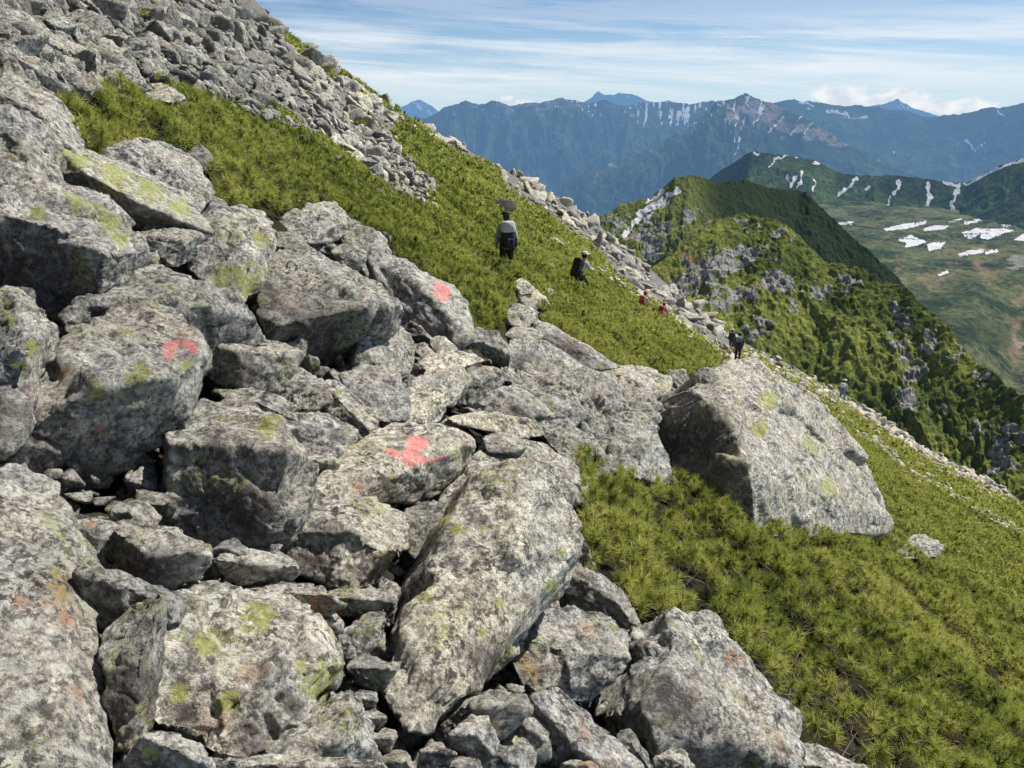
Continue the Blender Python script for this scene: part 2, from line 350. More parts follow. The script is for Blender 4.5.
R('large pointed boulder with yellow lichen top and a red paint mark on its upper right', [(155, 291), (168, 301), (182, 322), (196, 350), (206, 375), (200, 398), (182, 412), (167, 432), (150, 452), (125, 464), (105, 485), (70, 505), (30, 490), (3, 465), (4, 455), (25, 432), (36, 400), (35, 368), (50, 345), (80, 338), (110, 318), (135, 300)], [(152, 300, .14), (150, 350, .32), (175, 360, .25), (120, 395, .38), (60, 400, .26), (150, 425, .3), (95, 440, .3)], lichen=[(150, 308, 18), (140, 372, 13), (95, 392, 8), (128, 325, 9), (185, 365, 8)], orange=[(67, 372, 7), (100, 432, 10)], dark=[(70, 480, 40), (30, 430, 20)], paint=[[(163, 352), (167, 334), (176, 321), (186, 324), (198, 349), (192, 357), (184, 347), (180, 340), (176, 350), (172, 360), (164, 360)]])
R('boulder with yellow lichen spots cut by the left frame edge', [(-40, 288), (10, 288), (30, 303), (50, 325), (56, 337), (52, 345), (40, 350), (41, 360), (33, 370), (36, 382), (33, 402), (20, 428), (-40, 445)], [(12, 310, .2), (30, 340, .3), (15, 375, .3)], lichen=[(5, 305, 8), (18, 368, 9), (32, 350, 8), (8, 322, 7)], dark=[(0, 415, 28)])
R('dark blocky boulder just right of the boulder with the red mark', [(196, 336), (205, 331), (232, 335), (270, 341), (290, 345), (297, 355), (292, 374), (280, 392), (255, 395), (232, 393), (212, 380), (200, 360)], [(203, 342, .1), (240, 350, .3), (288, 353, .25)], dark=[(245, 378, 24)])
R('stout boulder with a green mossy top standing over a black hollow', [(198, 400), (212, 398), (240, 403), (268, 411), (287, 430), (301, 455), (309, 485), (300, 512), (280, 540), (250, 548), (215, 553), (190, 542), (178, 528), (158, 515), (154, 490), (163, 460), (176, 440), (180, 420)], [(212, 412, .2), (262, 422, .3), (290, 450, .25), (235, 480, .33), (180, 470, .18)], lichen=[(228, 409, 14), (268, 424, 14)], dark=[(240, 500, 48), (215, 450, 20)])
R('huge weathered boulder filling the lower left corner, grey with rusty patches and black lichen', [(-120, 470), (0, 468), (25, 466), (34, 480), (56, 486), (66, 502), (78, 527), (89, 562), (98, 622), (106, 690), (122, 765), (125, 830), (-120, 830)], [(10, 500, .10), (60, 560, .12), (30, 640, .15), (70, 700, .14), (60, 760, .14)], w=.95, hull=1, pro=1.0, lichen=[(57, 505, 9), (62, 598, 6)], orange=[(55, 588, 22), (75, 697, 14), (66, 618, 14), (20, 600, 12)], tone=.1, rough=.7)
R('angular dark rock under the green topped boulder, left of the black hollow', [(90, 567), (112, 528), (125, 519), (150, 522), (185, 538), (202, 541), (208, 556), (200, 575), (175, 588), (120, 585)], [(138, 528, .18), (165, 546, .3), (200, 552, .2), (115, 560, .1)], cat='rock', dark=[(160, 570, 22)])
R('small dark rock half buried behind the angular dark rock', [(105, 512), (112, 502), (140, 501), (160, 518), (150, 530), (118, 526)], [(130, 512, .2)], cat='rock')
R('small brown topped rock against the huge corner boulder', [(74, 520), (95, 518), (112, 528), (104, 540), (90, 558), (78, 540)], [(95, 528, .2)], cat='rock', orange=[(90, 524, 6)])
R('black speckled rock lying between the corner boulder and the angular dark rock', [(90, 574), (120, 571), (160, 588), (183, 595), (186, 608), (172, 622), (140, 612), (100, 637), (92, 610)], [(120, 585, .2), (165, 602, .2)], cat='rock', tone=-.15)
R('upright wedge of rock with a dark face beside the huge corner boulder', [(97, 637), (130, 605), (160, 596), (169, 606), (166, 640), (155, 672), (150, 722), (140, 750), (118, 745), (106, 700), (99, 660)], [(101, 655, .08), (158, 632, .28), (163, 602, .12), (130, 690, .2)], dark=[(130, 690, 34)])
R('large pale boulder in the lower left with green lichen patches on its folded face', [(176, 590), (210, 582), (250, 587), (280, 597), (312, 608), (336, 633), (347, 660), (347, 682), (322, 702), (298, 722), (270, 748), (240, 758), (210, 752), (175, 735), (155, 724), (153, 710), (163, 680), (174, 650), (188, 620), (178, 602)], [(230, 625, .22), (290, 640, .3), (322, 668, .22), (235, 735, .28)], w=.75, pro=1.2, lichen=[(207, 645, 14), (228, 700, 13), (320, 682, 24), (178, 690, 11), (260, 615, 18), (300, 668, 10)], orange=[(250, 660, 6)], dark=[(250, 742, 22), (185, 712, 16), (290, 705, 14)], rough=1.5, tone=.2)
R('rounded stone with yellow lichen at the bottom edge left', [(125, 780), (130, 757), (150, 737), (175, 734), (198, 744), (202, 757), (220, 780)], [(165, 745, .2), (190, 755, .2)], cat='stone', lichen=[(150, 752, 9)], orange=[(173, 739, 4)], tone=.15)
R('grey stone at the bottom edge between two larger rocks', [(185, 780), (195, 762), (215, 757), (235, 764), (250, 782)], [(215, 765, .2)], cat='stone')
R('upright egg shaped boulder with a yellow green lower half', [(200, 232), (222, 209), (240, 205), (262, 209), (273, 224), (276, 245), (271, 265), (260, 290), (250, 302), (230, 294), (210, 283), (193, 276), (194, 256)], [(235, 215, .15), (262, 235, .22), (240, 262, .3), (215, 255, .2)], lichen=[(250, 283, 19), (225, 278, 12), (262, 240, 8), (245, 210, 9)], tone=.16, w=.75)
R('flat topped boulder jutting into the upper pine', [(272, 226), (285, 215), (320, 204), (335, 203), (348, 212), (346, 230), (335, 240), (300, 236)], [(300, 222, .2), (335, 225, .3), (343, 216, .2)])
R('low dark rock under the flat topped boulder', [(272, 231), (290, 232), (306, 241), (309, 254), (290, 252), (274, 247)], [(295, 240, .2)], cat='rock', tone=-.2)
R('small round rock resting on top of the large dark fronted boulder', [(331, 252), (343, 243), (355, 247), (362, 258), (356, 268), (338, 264)], [(345, 253, .3)], cat='rock')
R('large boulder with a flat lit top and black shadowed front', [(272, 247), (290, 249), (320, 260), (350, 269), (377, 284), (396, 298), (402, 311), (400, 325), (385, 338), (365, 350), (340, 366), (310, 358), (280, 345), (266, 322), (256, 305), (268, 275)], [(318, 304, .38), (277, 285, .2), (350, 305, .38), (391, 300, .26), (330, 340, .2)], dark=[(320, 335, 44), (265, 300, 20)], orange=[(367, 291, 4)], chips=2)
R('dark rock tucked between the pine and the boulder with the faded red mark', [(343, 238), (357, 221), (372, 232), (390, 246), (388, 258), (365, 266), (350, 257)], [(365, 240, .2)], cat='rock', tone=-.15)
R('boulder with a faded red paint patch on its right shoulder', [(372, 260), (386, 253), (405, 257), (422, 272), (441, 281), (453, 288), (461, 300), (468, 320), (463, 340), (450, 347), (430, 341), (408, 345), (401, 330), (399, 303), (384, 288)], [(402, 312, .25), (438, 318, .32), (425, 288, .2), (448, 302, .25)], paint=[[(436, 283), (449, 284), (450, 296), (442, 303), (435, 297)]], dark=[(420, 335, 14)])
R('leaning pale rock in front of the large dark fronted boulder', [(347, 378), (360, 357), (376, 334), (396, 323), (414, 340), (414, 356), (405, 379), (395, 377), (372, 374)], [(398, 364, .2), (380, 355, .2), (405, 345, .15)], cat='rock')
R('triangular grey rock left of the flat trail stones', [(343, 385), (365, 366), (382, 364), (400, 377), (408, 390), (396, 406), (390, 424), (375, 417), (355, 402)], [(378, 380, .2), (392, 395, .2)], cat='rock')
R('upright grey rock right of the dark blocky boulder', [(281, 392), (293, 368), (312, 374), (320, 385), (318, 405), (300, 412), (284, 406)], [(300, 385, .2)], cat='rock')
R('long leaning rock with a dark flank above the small triangular stones', [(312, 384), (325, 381), (342, 385), (357, 400), (374, 422), (371, 438), (360, 442), (342, 428), (322, 414)], [(335, 395, .2), (355, 415, .25)], cat='rock', lichen=[(338, 392, 4)])
R('dark edged rock right of the green topped boulder', [(281, 422), (300, 412), (325, 414), (348, 424), (355, 433), (342, 455), (330, 460), (305, 454), (286, 442)], [(335, 432, .2), (305, 425, .2)], cat='rock', lichen=[(348, 429, 5)])
R('low grey rock behind the green topped boulder', [(212, 390), (240, 388), (272, 393), (286, 404), (284, 420), (265, 420), (240, 407)], [(255, 400, .2)], cat='rock')
R('broad cream trail slab with a pink red painted arrow on its top', [(378, 425), (400, 422), (430, 423), (460, 427), (476, 440), (470, 462), (455, 482), (440, 492), (420, 501), (395, 504), (360, 501), (330, 505), (308, 500), (311, 485), (335, 462), (358, 445)], [(362, 470, .12), (385, 464, .14), (420, 478, .14), (455, 470, .10)], cat='slab', w=.8, hull=1, pro=1.5, thick=.5, paint=[[(384, 447), (392, 449), (402, 453), (407, 450), (406, 444), (409, 436), (418, 435), (428, 438), (428, 446), (421, 455), (430, 459), (448, 456), (437, 462), (420, 464), (410, 467), (398, 459), (386, 453)]], dark=[(385, 490, 16), (425, 492, 14)], tone=.28, orange=[(357, 486, 6)], rough=.6)
R('pale block with a flat sloping top below the painted trail slab', [(266, 527), (275, 514), (300, 504), (330, 507), (350, 500), (376, 498), (400, 507), (414, 518), (411, 536), (400, 557), (385, 572), (373, 587), (350, 590), (320, 582), (290, 570), (276, 550)], [(297, 537, .2), (332, 558, .28), (397, 535, .28), (350, 520, .12)], orange=[(296, 512, 5)], lichen=[(385, 558, 7)], tone=.2, dark=[(310, 565, 16)])
R('long pale granite slab in the centre running down towards the viewer', [(377, 692), (388, 650), (400, 612), (404, 580), (418, 548), (437, 520), (455, 492), (480, 468), (510, 456), (538, 460), (556, 475), (565, 497), (580, 518), (585, 538), (577, 552), (562, 562), (562, 598), (545, 612), (528, 628), (505, 662), (472, 692), (446, 718), (430, 737), (405, 737), (384, 714)], [(560, 548, .06), (535, 598, .12), (500, 628, .14), (445, 690, .12), (450, 600, .12), (500, 530, .1), (410, 700, .06)], cat='slab', w=.95, hull=1, pro=.85, lichen=[(457, 529, 8), (445, 520, 7), (487, 530, 6), (483, 632, 6), (500, 605, 6), (425, 592, 9), (560, 552, 6), (550, 585, 6)], dark=[(490, 665, 26)], tone=.32, rough=.7, chips=2)
R('pale plate of rock lying on the upper left of the central slab', [(434, 517), (446, 490), (462, 474), (482, 461), (499, 468), (500, 492), (488, 506), (468, 521), (452, 531), (441, 529)], [(470, 500, .12), (490, 480, .1)], cat='slab', w=.9, hull=1, pro=1.2, bias=-.16, tone=.22, orange=[(478, 495, 7)])
R('wide pale rock showing behind the head of the central slab', [(462, 470), (480, 448), (510, 440), (545, 444), (572, 465), (590, 482), (586, 500), (560, 510), (510, 490)], [(520, 455, .10), (565, 480, .10)], tone=.18, bias=.35, pro=1.0, hull=1)
R('rounded boulder with rusty and blue grey patches right of the central slab', [(509, 660), (515, 635), (530, 618), (545, 609), (575, 607), (606, 612), (624, 626), (629, 650), (617, 677), (600, 692), (585, 706), (562, 692), (540, 694), (522, 683)], [(558, 682, .2), (600, 678, .22), (540, 645, .22), (605, 640, .22), (575, 630, .16)], orange=[(535, 668, 14), (590, 630, 10), (520, 660, 10)], tone=.12)
R('dark topped rock between the central slab and the lower pine', [(558, 563), (578, 573), (602, 574), (622, 590), (632, 615), (626, 634), (600, 620), (572, 610)], [(590, 585, .2), (615, 600, .25)], cat='rock')
R('ridge backed boulder at the lower edge of the pine with one side in shade', [(627, 640), (645, 629), (662, 621), (680, 612), (706, 614), (722, 626), (738, 648), (757, 678), (782, 707), (804, 735), (800, 752), (775, 757), (742, 772), (700, 780), (660, 772), (630, 742), (602, 716), (608, 698), (622, 678)], [(680, 624, .15), (700, 648, .33), (735, 698, .33), (748, 710, .33), (795, 738, .22), (652, 655, .16), (668, 720, .2)], dark=[(670, 700, 32)], orange=[(735, 660, 10)], tone=.05)
R('steep slab with a rusty streak below the rusty boulder', [(541, 700), (550, 690), (566, 700), (592, 716), (616, 741), (645, 780), (575, 785), (556, 762), (545, 732)], [(560, 728, .2), (585, 755, .22)], cat='slab', orange=[(585, 728, 10)])
R('brown grey rock at the foot of the central slab', [(441, 722), (455, 706), (470, 696), (492, 692), (520, 698), (521, 712), (497, 737), (465, 748), (445, 742)], [(490, 705, .25)], cat='rock')
R('pointed pale rock at the bottom, foremost of the cluster under the central slab', [(458, 747), (470, 714), (478, 710), (490, 722), (501, 742), (487, 762), (468, 757)], [(478, 735, .25)], cat='rock', tone=.1, bias=-.08)
R('blocky grey rock right of the pointed pale rock', [(496, 737), (510, 714), (541, 707), (546, 730), (545, 757), (525, 767), (503, 748)], [(525, 722, .2), (540, 735, .2)], cat='rock', tone=.1)
R('buff rock at the bottom edge below the blocky grey rock', [(478, 782), (482, 762), (500, 744), (524, 738), (533, 755), (528, 785)], [(510, 752, .2)], cat='rock', tone=.15)
R('greenish grey stone beneath the tip of the central slab', [(415, 775), (420, 757), (430, 745), (441, 744), (451, 758), (438, 780)], [(433, 752, .2)], cat='stone')
R('flat grey stone at the bottom edge under the central slab', [(434, 785), (437, 762), (460, 758), (478, 765), (482, 785)], [(458, 765, .2)], cat='stone')
R('orange stained stone at the bottom edge beside the steep rusty slab', [(556, 785), (562, 767), (580, 757), (606, 755), (616, 768), (610, 785)], [(585, 763, .2)], cat='stone', orange=[(590, 768, 16)], tone=.2, bias=-.05)
R('sharp grey stone under the ridge backed boulder', [(616, 735), (630, 730), (641, 745), (654, 766), (642, 780), (625, 757)], [(632, 745, .25)], cat='stone', bias=-.06)
R('light grey stone at the bottom edge in front of the ridge backed boulder', [(652, 785), (655, 765), (668, 748), (686, 755), (697, 785)], [(672, 758, .25)], cat='stone', tone=.2, bias=-.08)
R('flat whitish rock at the bottom edge where the pine begins', [(752, 785), (757, 765), (775, 752), (800, 741), (830, 752), (862, 768), (880, 790)], [(785, 760, .15), (820, 765, .15)], cat='rock', tone=.22)
R('triangular grey rock right of the large lichen patched boulder', [(263, 747), (290, 724), (330, 699), (350, 690), (359, 700), (366, 725), (382, 765), (350, 768), (300, 763)], [(340, 735, .2), (320, 745, .2)], tone=.05)
R('flat cream rock along the bottom edge under the triangular grey rock', [(232, 785), (237, 768), (280, 755), (325, 757), (352, 762), (374, 770), (380, 785)], [(300, 765, .15)], cat='rock', tone=.2, bias=-.08)
R('beige wedge stone above the gravel gap left of the central slab', [(328, 592), (338, 589), (377, 590), (383, 601), (370, 609), (345, 617), (337, 605)], [(360, 598, .2)], cat='stone', tone=.18)
R('rusty flat rock between the pale block and the lichen patched boulder', [(222, 582), (260, 580), (300, 584), (330, 598), (332, 612), (318, 622), (300, 613), (262, 600)], [(285, 594, .12)], cat='rock', orange=[(315, 606, 12)], tone=.05)
R('small pale pebble on the shoulder of the lichen patched boulder', [(317, 622), (335, 613), (343, 625), (340, 642), (325, 637)], [(331, 622, .25)], cat='stone', tone=.15)
R('twisted grey rock in the gap left of the central slab', [(337, 647), (345, 630), (368, 614), (386, 611), (381, 627), (361, 661), (345, 661)], [(365, 630, .2)], cat='rock')
R('upright small stone leaning on the central slab', [(371, 642), (377, 629), (388, 640), (387, 659), (373, 660)], [(379, 645, .25)], cat='stone')
R('purplish grey stone in the gap, pointing down', [(349, 665), (365, 656), (388, 662), (391, 675), (377, 693), (362, 686)], [(372, 668, .2)], cat='stone')
R('small brown stone, highest of the row beside the triangular rock', [(353, 696), (360, 690), (377, 693), (374, 708), (358, 711)], [(365, 698, .3)], cat='stone', tone=.1)
R('small greenish stone, second of the row beside the triangular rock', [(363, 713), (375, 708), (385, 725), (372, 734)], [(374, 718, .3)], cat='stone', tone=.1)
R('small round stone, third of the row beside the triangular rock', [(371, 737), (385, 727), (395, 738), (391, 751), (378, 752)], [(382, 738, .3)], cat='stone', tone=.05)
R('small pale stone, lowest of the row beside the triangular rock', [(384, 775), (395, 747), (411, 760), (414, 780)], [(400, 760, .25)], cat='stone', tone=.15)
R('dark shard between the pale block and the central slab', [(374, 602), (385, 578), (398, 590), (396, 622), (385, 628)], [(388, 600, .2)], cat='stone', tone=-.1)
R('tiny grey stone perched by the small flat slab under the green topped boulder', [(213, 556), (224, 540), (235, 539), (246, 552), (236, 560)], [(228, 548, .25)], cat='stone', tone=-.05)
R('small flat slab of beige stone under the green topped boulder', [(221, 563), (225, 557), (280, 552), (292, 559), (298, 575), (290, 584), (225, 581)], [(255, 563, .18), (290, 566, .18)], cat='stone', tone=.12, orange=[(250, 570, 6)])
R('pale stone wedged left of the painted trail slab', [(302, 460), (320, 453), (336, 458), (334, 471), (315, 473)], [(320, 460, .25)], cat='stone', tone=.2)
R('dark rock in shade under the right end of the painted trail slab', [(404, 512), (425, 503), (445, 498), (437, 520), (417, 560), (405, 550)], [(420, 520, .2)], cat='rock', tone=-.2, orange=[(415, 505, 5)])
R('little cream stone between the painted trail slab and the pale block', [(320, 507), (337, 497), (351, 503), (342, 512)], [(337, 503, .25)], cat='stone', tone=.2)
R('cream step of flat rock, lowest of the trail steps above the painted slab', [(388, 422), (399, 397), (409, 388), (450, 389), (449, 405), (440, 421), (418, 424)], [(415, 412, .08), (440, 410, .08)], cat='slab', w=.85, hull=1, pro=.8, thick=.5, tone=.4, rough=.8)
R('grey ribbed slab right of the lowest cream trail step', [(404, 386), (430, 371), (465, 367), (472, 380), (460, 400), (450, 407), (448, 392), (410, 392)], [(445, 380, .12)], cat='slab', hull=1, w=.8, tone=.22)
R('cream flat rock on the trail, second step up', [(416, 362), (438, 351), (470, 352), (487, 361), (472, 371), (430, 377)], [(450, 360, .12)], cat='slab', w=.85, hull=1, pro=.8, tone=.4)
R('dark fronted block with a pale top on the trail', [(462, 414), (475, 400), (500, 385), (516, 387), (540, 404), (551, 415), (541, 424), (520, 420), (490, 417)], [(478, 402, .15), (512, 408, .3), (540, 412, .25), (505, 393, .12)], cat='rock', tone=.12, dark=[(520, 414, 14)])
R('thin flat slab beneath the dark fronted block on the trail', [(444, 418), (465, 412), (500, 414), (540, 423), (546, 436), (520, 439), (490, 432), (452, 424)], [(500, 422, .1), (530, 430, .12)], cat='slab', w=.8, hull=1, tone=.35)
R('pale stone just above the head of the central slab', [(483, 442), (500, 432), (520, 437), (527, 450), (495, 455)], [(503, 440, .2)], cat='stone', tone=.15)
R('tiny light stone under the boulder with the faded red patch', [(431, 346), (435, 336), (445, 336), (456, 350), (441, 357)], [(441, 343, .25)], cat='stone', tone=.2)
R('tiny pale stone left of the trail near the leaning pale rock', [(411, 347), (425, 342), (433, 352), (425, 360)], [(422, 350, .25)], cat='stone', tone=.15)
R('grey slab at the trail side right of the boulder with the faded red patch', [(463, 338), (470, 327), (500, 334), (508, 348), (506, 372), (495, 362), (480, 352)], [(485, 342, .2)], cat='slab', tone=.05)
R('rounded grey rock on the trail left of the great pale outcrop', [(463, 376), (485, 365), (502, 372), (503, 386), (480, 397), (464, 404)], [(483, 378, .2)], cat='rock', tone=.08)
R('dark faced pointed block at the top of the trail steps', [(507, 365), (508, 345), (521, 337), (536, 342), (550, 365), (545, 374), (520, 376)], [(530, 348, .12), (520, 360, .25), (538, 362, .22)], cat='rock', dark=[(524, 360, 11)])
R('slanting pale rock below the leaning dark slab', [(533, 342), (545, 340), (562, 350), (592, 372), (594, 384), (570, 388), (550, 378)], [(565, 365, .15)], cat='rock', tone=.12)
R('broad rough outcrop of cracked rock left of the great pale boulder', [(503, 378), (520, 368), (550, 368), (585, 378), (622, 384), (648, 404), (654, 430), (625, 445), (585, 438), (548, 416), (518, 398)], [(560, 385, .16), (610, 405, .2), (580, 420, .2)], tone=-.08, rough=2.2)
R('small angular block set in the broad rough outcrop, nearest the pine', [(592, 434), (597, 420), (620, 409), (632, 424), (617, 446)], [(612, 424, .2), (605, 435, .2)], cat='rock', tone=-.05, bias=-.2)
R('dark edged block in the left part of the broad rough outcrop', [(538, 405), (555, 394), (578, 399), (582, 416), (560, 425)], [(555, 408, .2), (575, 410, .2)], cat='rock', tone=-.12, bias=-.15)
R('flat block on the upper right of the broad rough outcrop', [(598, 396), (620, 387), (643, 397), (642, 413), (614, 410)], [(612, 399, .15), (638, 404, .15)], cat='rock', tone=.08, bias=-.2)
R('pale jagged rock at the upper left corner of the lower pine', [(586, 432), (610, 414), (634, 407), (652, 424), (664, 455), (668, 478), (640, 480), (610, 465), (592, 450)], [(612, 428, .12), (640, 440, .25), (625, 455, .2)], cat='rock', tone=.1)
R('dark crumbly rock in the hollow above the central slab', [(538, 424), (560, 419), (592, 438), (604, 462), (582, 470), (556, 452)], [(570, 440, .2)], cat='rock', tone=-.15)
R('long leaning slab with a dark face along the edge of the sunlit pine', [(533, 338), (535, 322), (545, 322), (570, 336), (600, 354), (620, 366), (600, 371), (580, 370), (555, 353)], [(540, 325, .05), (575, 348, .08), (545, 335, .1), (600, 364, .1)], cat='slab', w=.15, dark=[(570, 352, 24)], tone=.1, chips=0, rough=.6)
R('pale upright stone at the head of the rocky steps between the pines', [(509, 312), (519, 303), (533, 311), (534, 325), (525, 330), (511, 327)], [(520, 315, .25)], cat='stone', tone=.15)
R('white flat slab on the path between the pines', [(517, 290), (535, 291), (548, 300), (546, 309), (535, 308), (520, 299)], [(533, 300, .1)], cat='slab', w=.7, tone=.35)
R('pale stone at the upper end of the path slabs, nearest the first hiker', [(513, 283), (520, 278), (530, 283), (536, 291), (520, 292)], [(523, 286, .15)], cat='stone', tone=.3)
R('small white stone right of the path slabs', [(543, 293), (549, 288), (553, 291), (551, 297), (545, 298)], [(548, 293, .2)], cat='stone', tone=.3)
R('flat pebbly rock at the foot of the pale upright stone', [(505, 330), (515, 325), (533, 327), (542, 338), (522, 344), (508, 340)], [(523, 334, .1)], cat='rock', tone=.15)
R('broad flat pale rock below the sunlit pine, left of the great pale boulder', [(580, 378), (588, 369), (610, 367), (642, 366), (662, 372), (673, 385), (655, 397), (640, 402), (610, 392)], [(625, 376, .1), (650, 385, .12)], w=.8, tone=.2)
R('black sided wedge between the broad flat rock and the great pale boulder', [(644, 394), (655, 379), (672, 385), (668, 396), (650, 403)], [(658, 388, .2)], cat='rock', dark=[(655, 393, 9)], tone=.05)
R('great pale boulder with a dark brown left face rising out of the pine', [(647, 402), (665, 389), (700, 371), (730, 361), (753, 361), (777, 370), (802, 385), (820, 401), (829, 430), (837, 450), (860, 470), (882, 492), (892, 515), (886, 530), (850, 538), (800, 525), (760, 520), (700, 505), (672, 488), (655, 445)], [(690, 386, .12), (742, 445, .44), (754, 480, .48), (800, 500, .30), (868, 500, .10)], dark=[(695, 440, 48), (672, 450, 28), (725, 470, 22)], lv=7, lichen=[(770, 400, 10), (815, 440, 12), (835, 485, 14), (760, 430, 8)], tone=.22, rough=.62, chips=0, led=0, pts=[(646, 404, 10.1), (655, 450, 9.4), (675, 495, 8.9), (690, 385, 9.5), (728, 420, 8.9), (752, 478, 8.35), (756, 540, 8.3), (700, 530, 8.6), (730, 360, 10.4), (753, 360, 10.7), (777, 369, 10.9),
    (820, 400, 11.2), (838, 448, 11.2), (862, 468, 11.4), (886, 494, 11.7), (893, 516, 11.7), (886, 533, 11.2), (810, 500, 9.9), (800, 550, 9.6), (700, 382, 11.8), (820, 412, 12.6), (880, 512, 12.5), (665, 430, 11.4)])
R('low pale rock in the pine below the great pale boulder', [(892, 546), (905, 537), (925, 534), (937, 548), (921, 559), (897, 557)], [(912, 545, .15)], cat='rock', tone=.15)
R('long overhanging slab with a black underside near the top left corner', [(-30, 8), (15, 12), (40, 25), (66, 48), (58, 59), (35, 54), (-30, 42)], [(0, 24, .25), (28, 31, .3), (58, 51, .25)], cat='slab', dark=[(20, 42, 20)])
R('dark slab below the overhanging slab at the left edge', [(-30, 45), (15, 47), (40, 62), (56, 78), (50, 86), (30, 84), (-30, 80)], [(0, 60, .3), (35, 68, .3)], cat='slab', dark=[(20, 75, 18)])
R('block with a black front in the upper scree above the pine', [(80, 42), (98, 45), (115, 52), (123, 62), (114, 76), (98, 69), (88, 58)], [(90, 49, .3), (113, 56, .3)], cat='rock', dark=[(103, 60, 12)])
R('leaning dark block right of the black fronted block', [(115, 60), (128, 58), (140, 74), (128, 84), (116, 72)], [(128, 70, .25)], cat='rock', tone=-.1)
R('dark pointed stone high in the scree', [(171, 40), (178, 37), (188, 45), (196, 58), (185, 56), (175, 49)], [(183, 48, .2)], cat='rock', tone=-.25)
R('grey wedge pointing down towards the upper pine', [(74, 54), (88, 64), (106, 82), (96, 86), (80, 72)], [(90, 72, .2)], cat='rock')
R('cream flat stone at the upper edge of the pine', [(130, 91), (145, 84), (165, 85), (172, 92), (160, 99), (146, 94)], [(155, 89, .15)], cat='stone', tone=.3)
R('long low rock behind the pale grey boulder at the pine edge', [(40, 60), (56, 60), (80, 76), (84, 86), (60, 88), (48, 78)], [(65, 74, .2)], cat='rock')
R('dark overhanging flat rock just beyond the head of the first hiker', [(488, 204), (500, 199), (513, 201), (515, 208), (505, 213), (493, 210)], [(502, 203, .2)], cat='rock', dark=[(500, 208, 14)], tone=-.95)
R('pale bleached rock in the pine between the two nearest hikers', [(549, 239), (556, 237), (562, 243), (564, 251), (556, 246)], [(556, 242, .2)], cat='rock', tone=.3)
MADE = []
def marks_of(V, k, nrm_ok):
    px, py = proj(V); M = np.zeros((len(V), 4), np.float32); M[:, 3] = 1
    nz = fbm(V*9, 3, 11)
    def blobs(L, out):
        for (x, y, r) in L:
            d = np.hypot(px-x, py-y)/(r*(1+.45*nz)); np.maximum(out, np.clip(1.35-d, 0, 1)*nrm_ok, out=out)
    for pl in k.get('paint', []):
        M[:, 0] = np.maximum(M[:, 0], np.clip(.5+(sdist(px, py, pl)+nz*1.2)/1.5, 0, 1)*nrm_ok)
    g = np.zeros(len(V)); blobs(k.get('lichen', []), g); M[:, 1] = g
    g = np.zeros(len(V)); blobs(k.get('orange', []), g); M[:, 2] = g
    dk = np.zeros(len(V)); blobs(k.get('dark', []), dk)  # placed blobs: shade and dark lichen painted onto rock fronts
    return M, dk
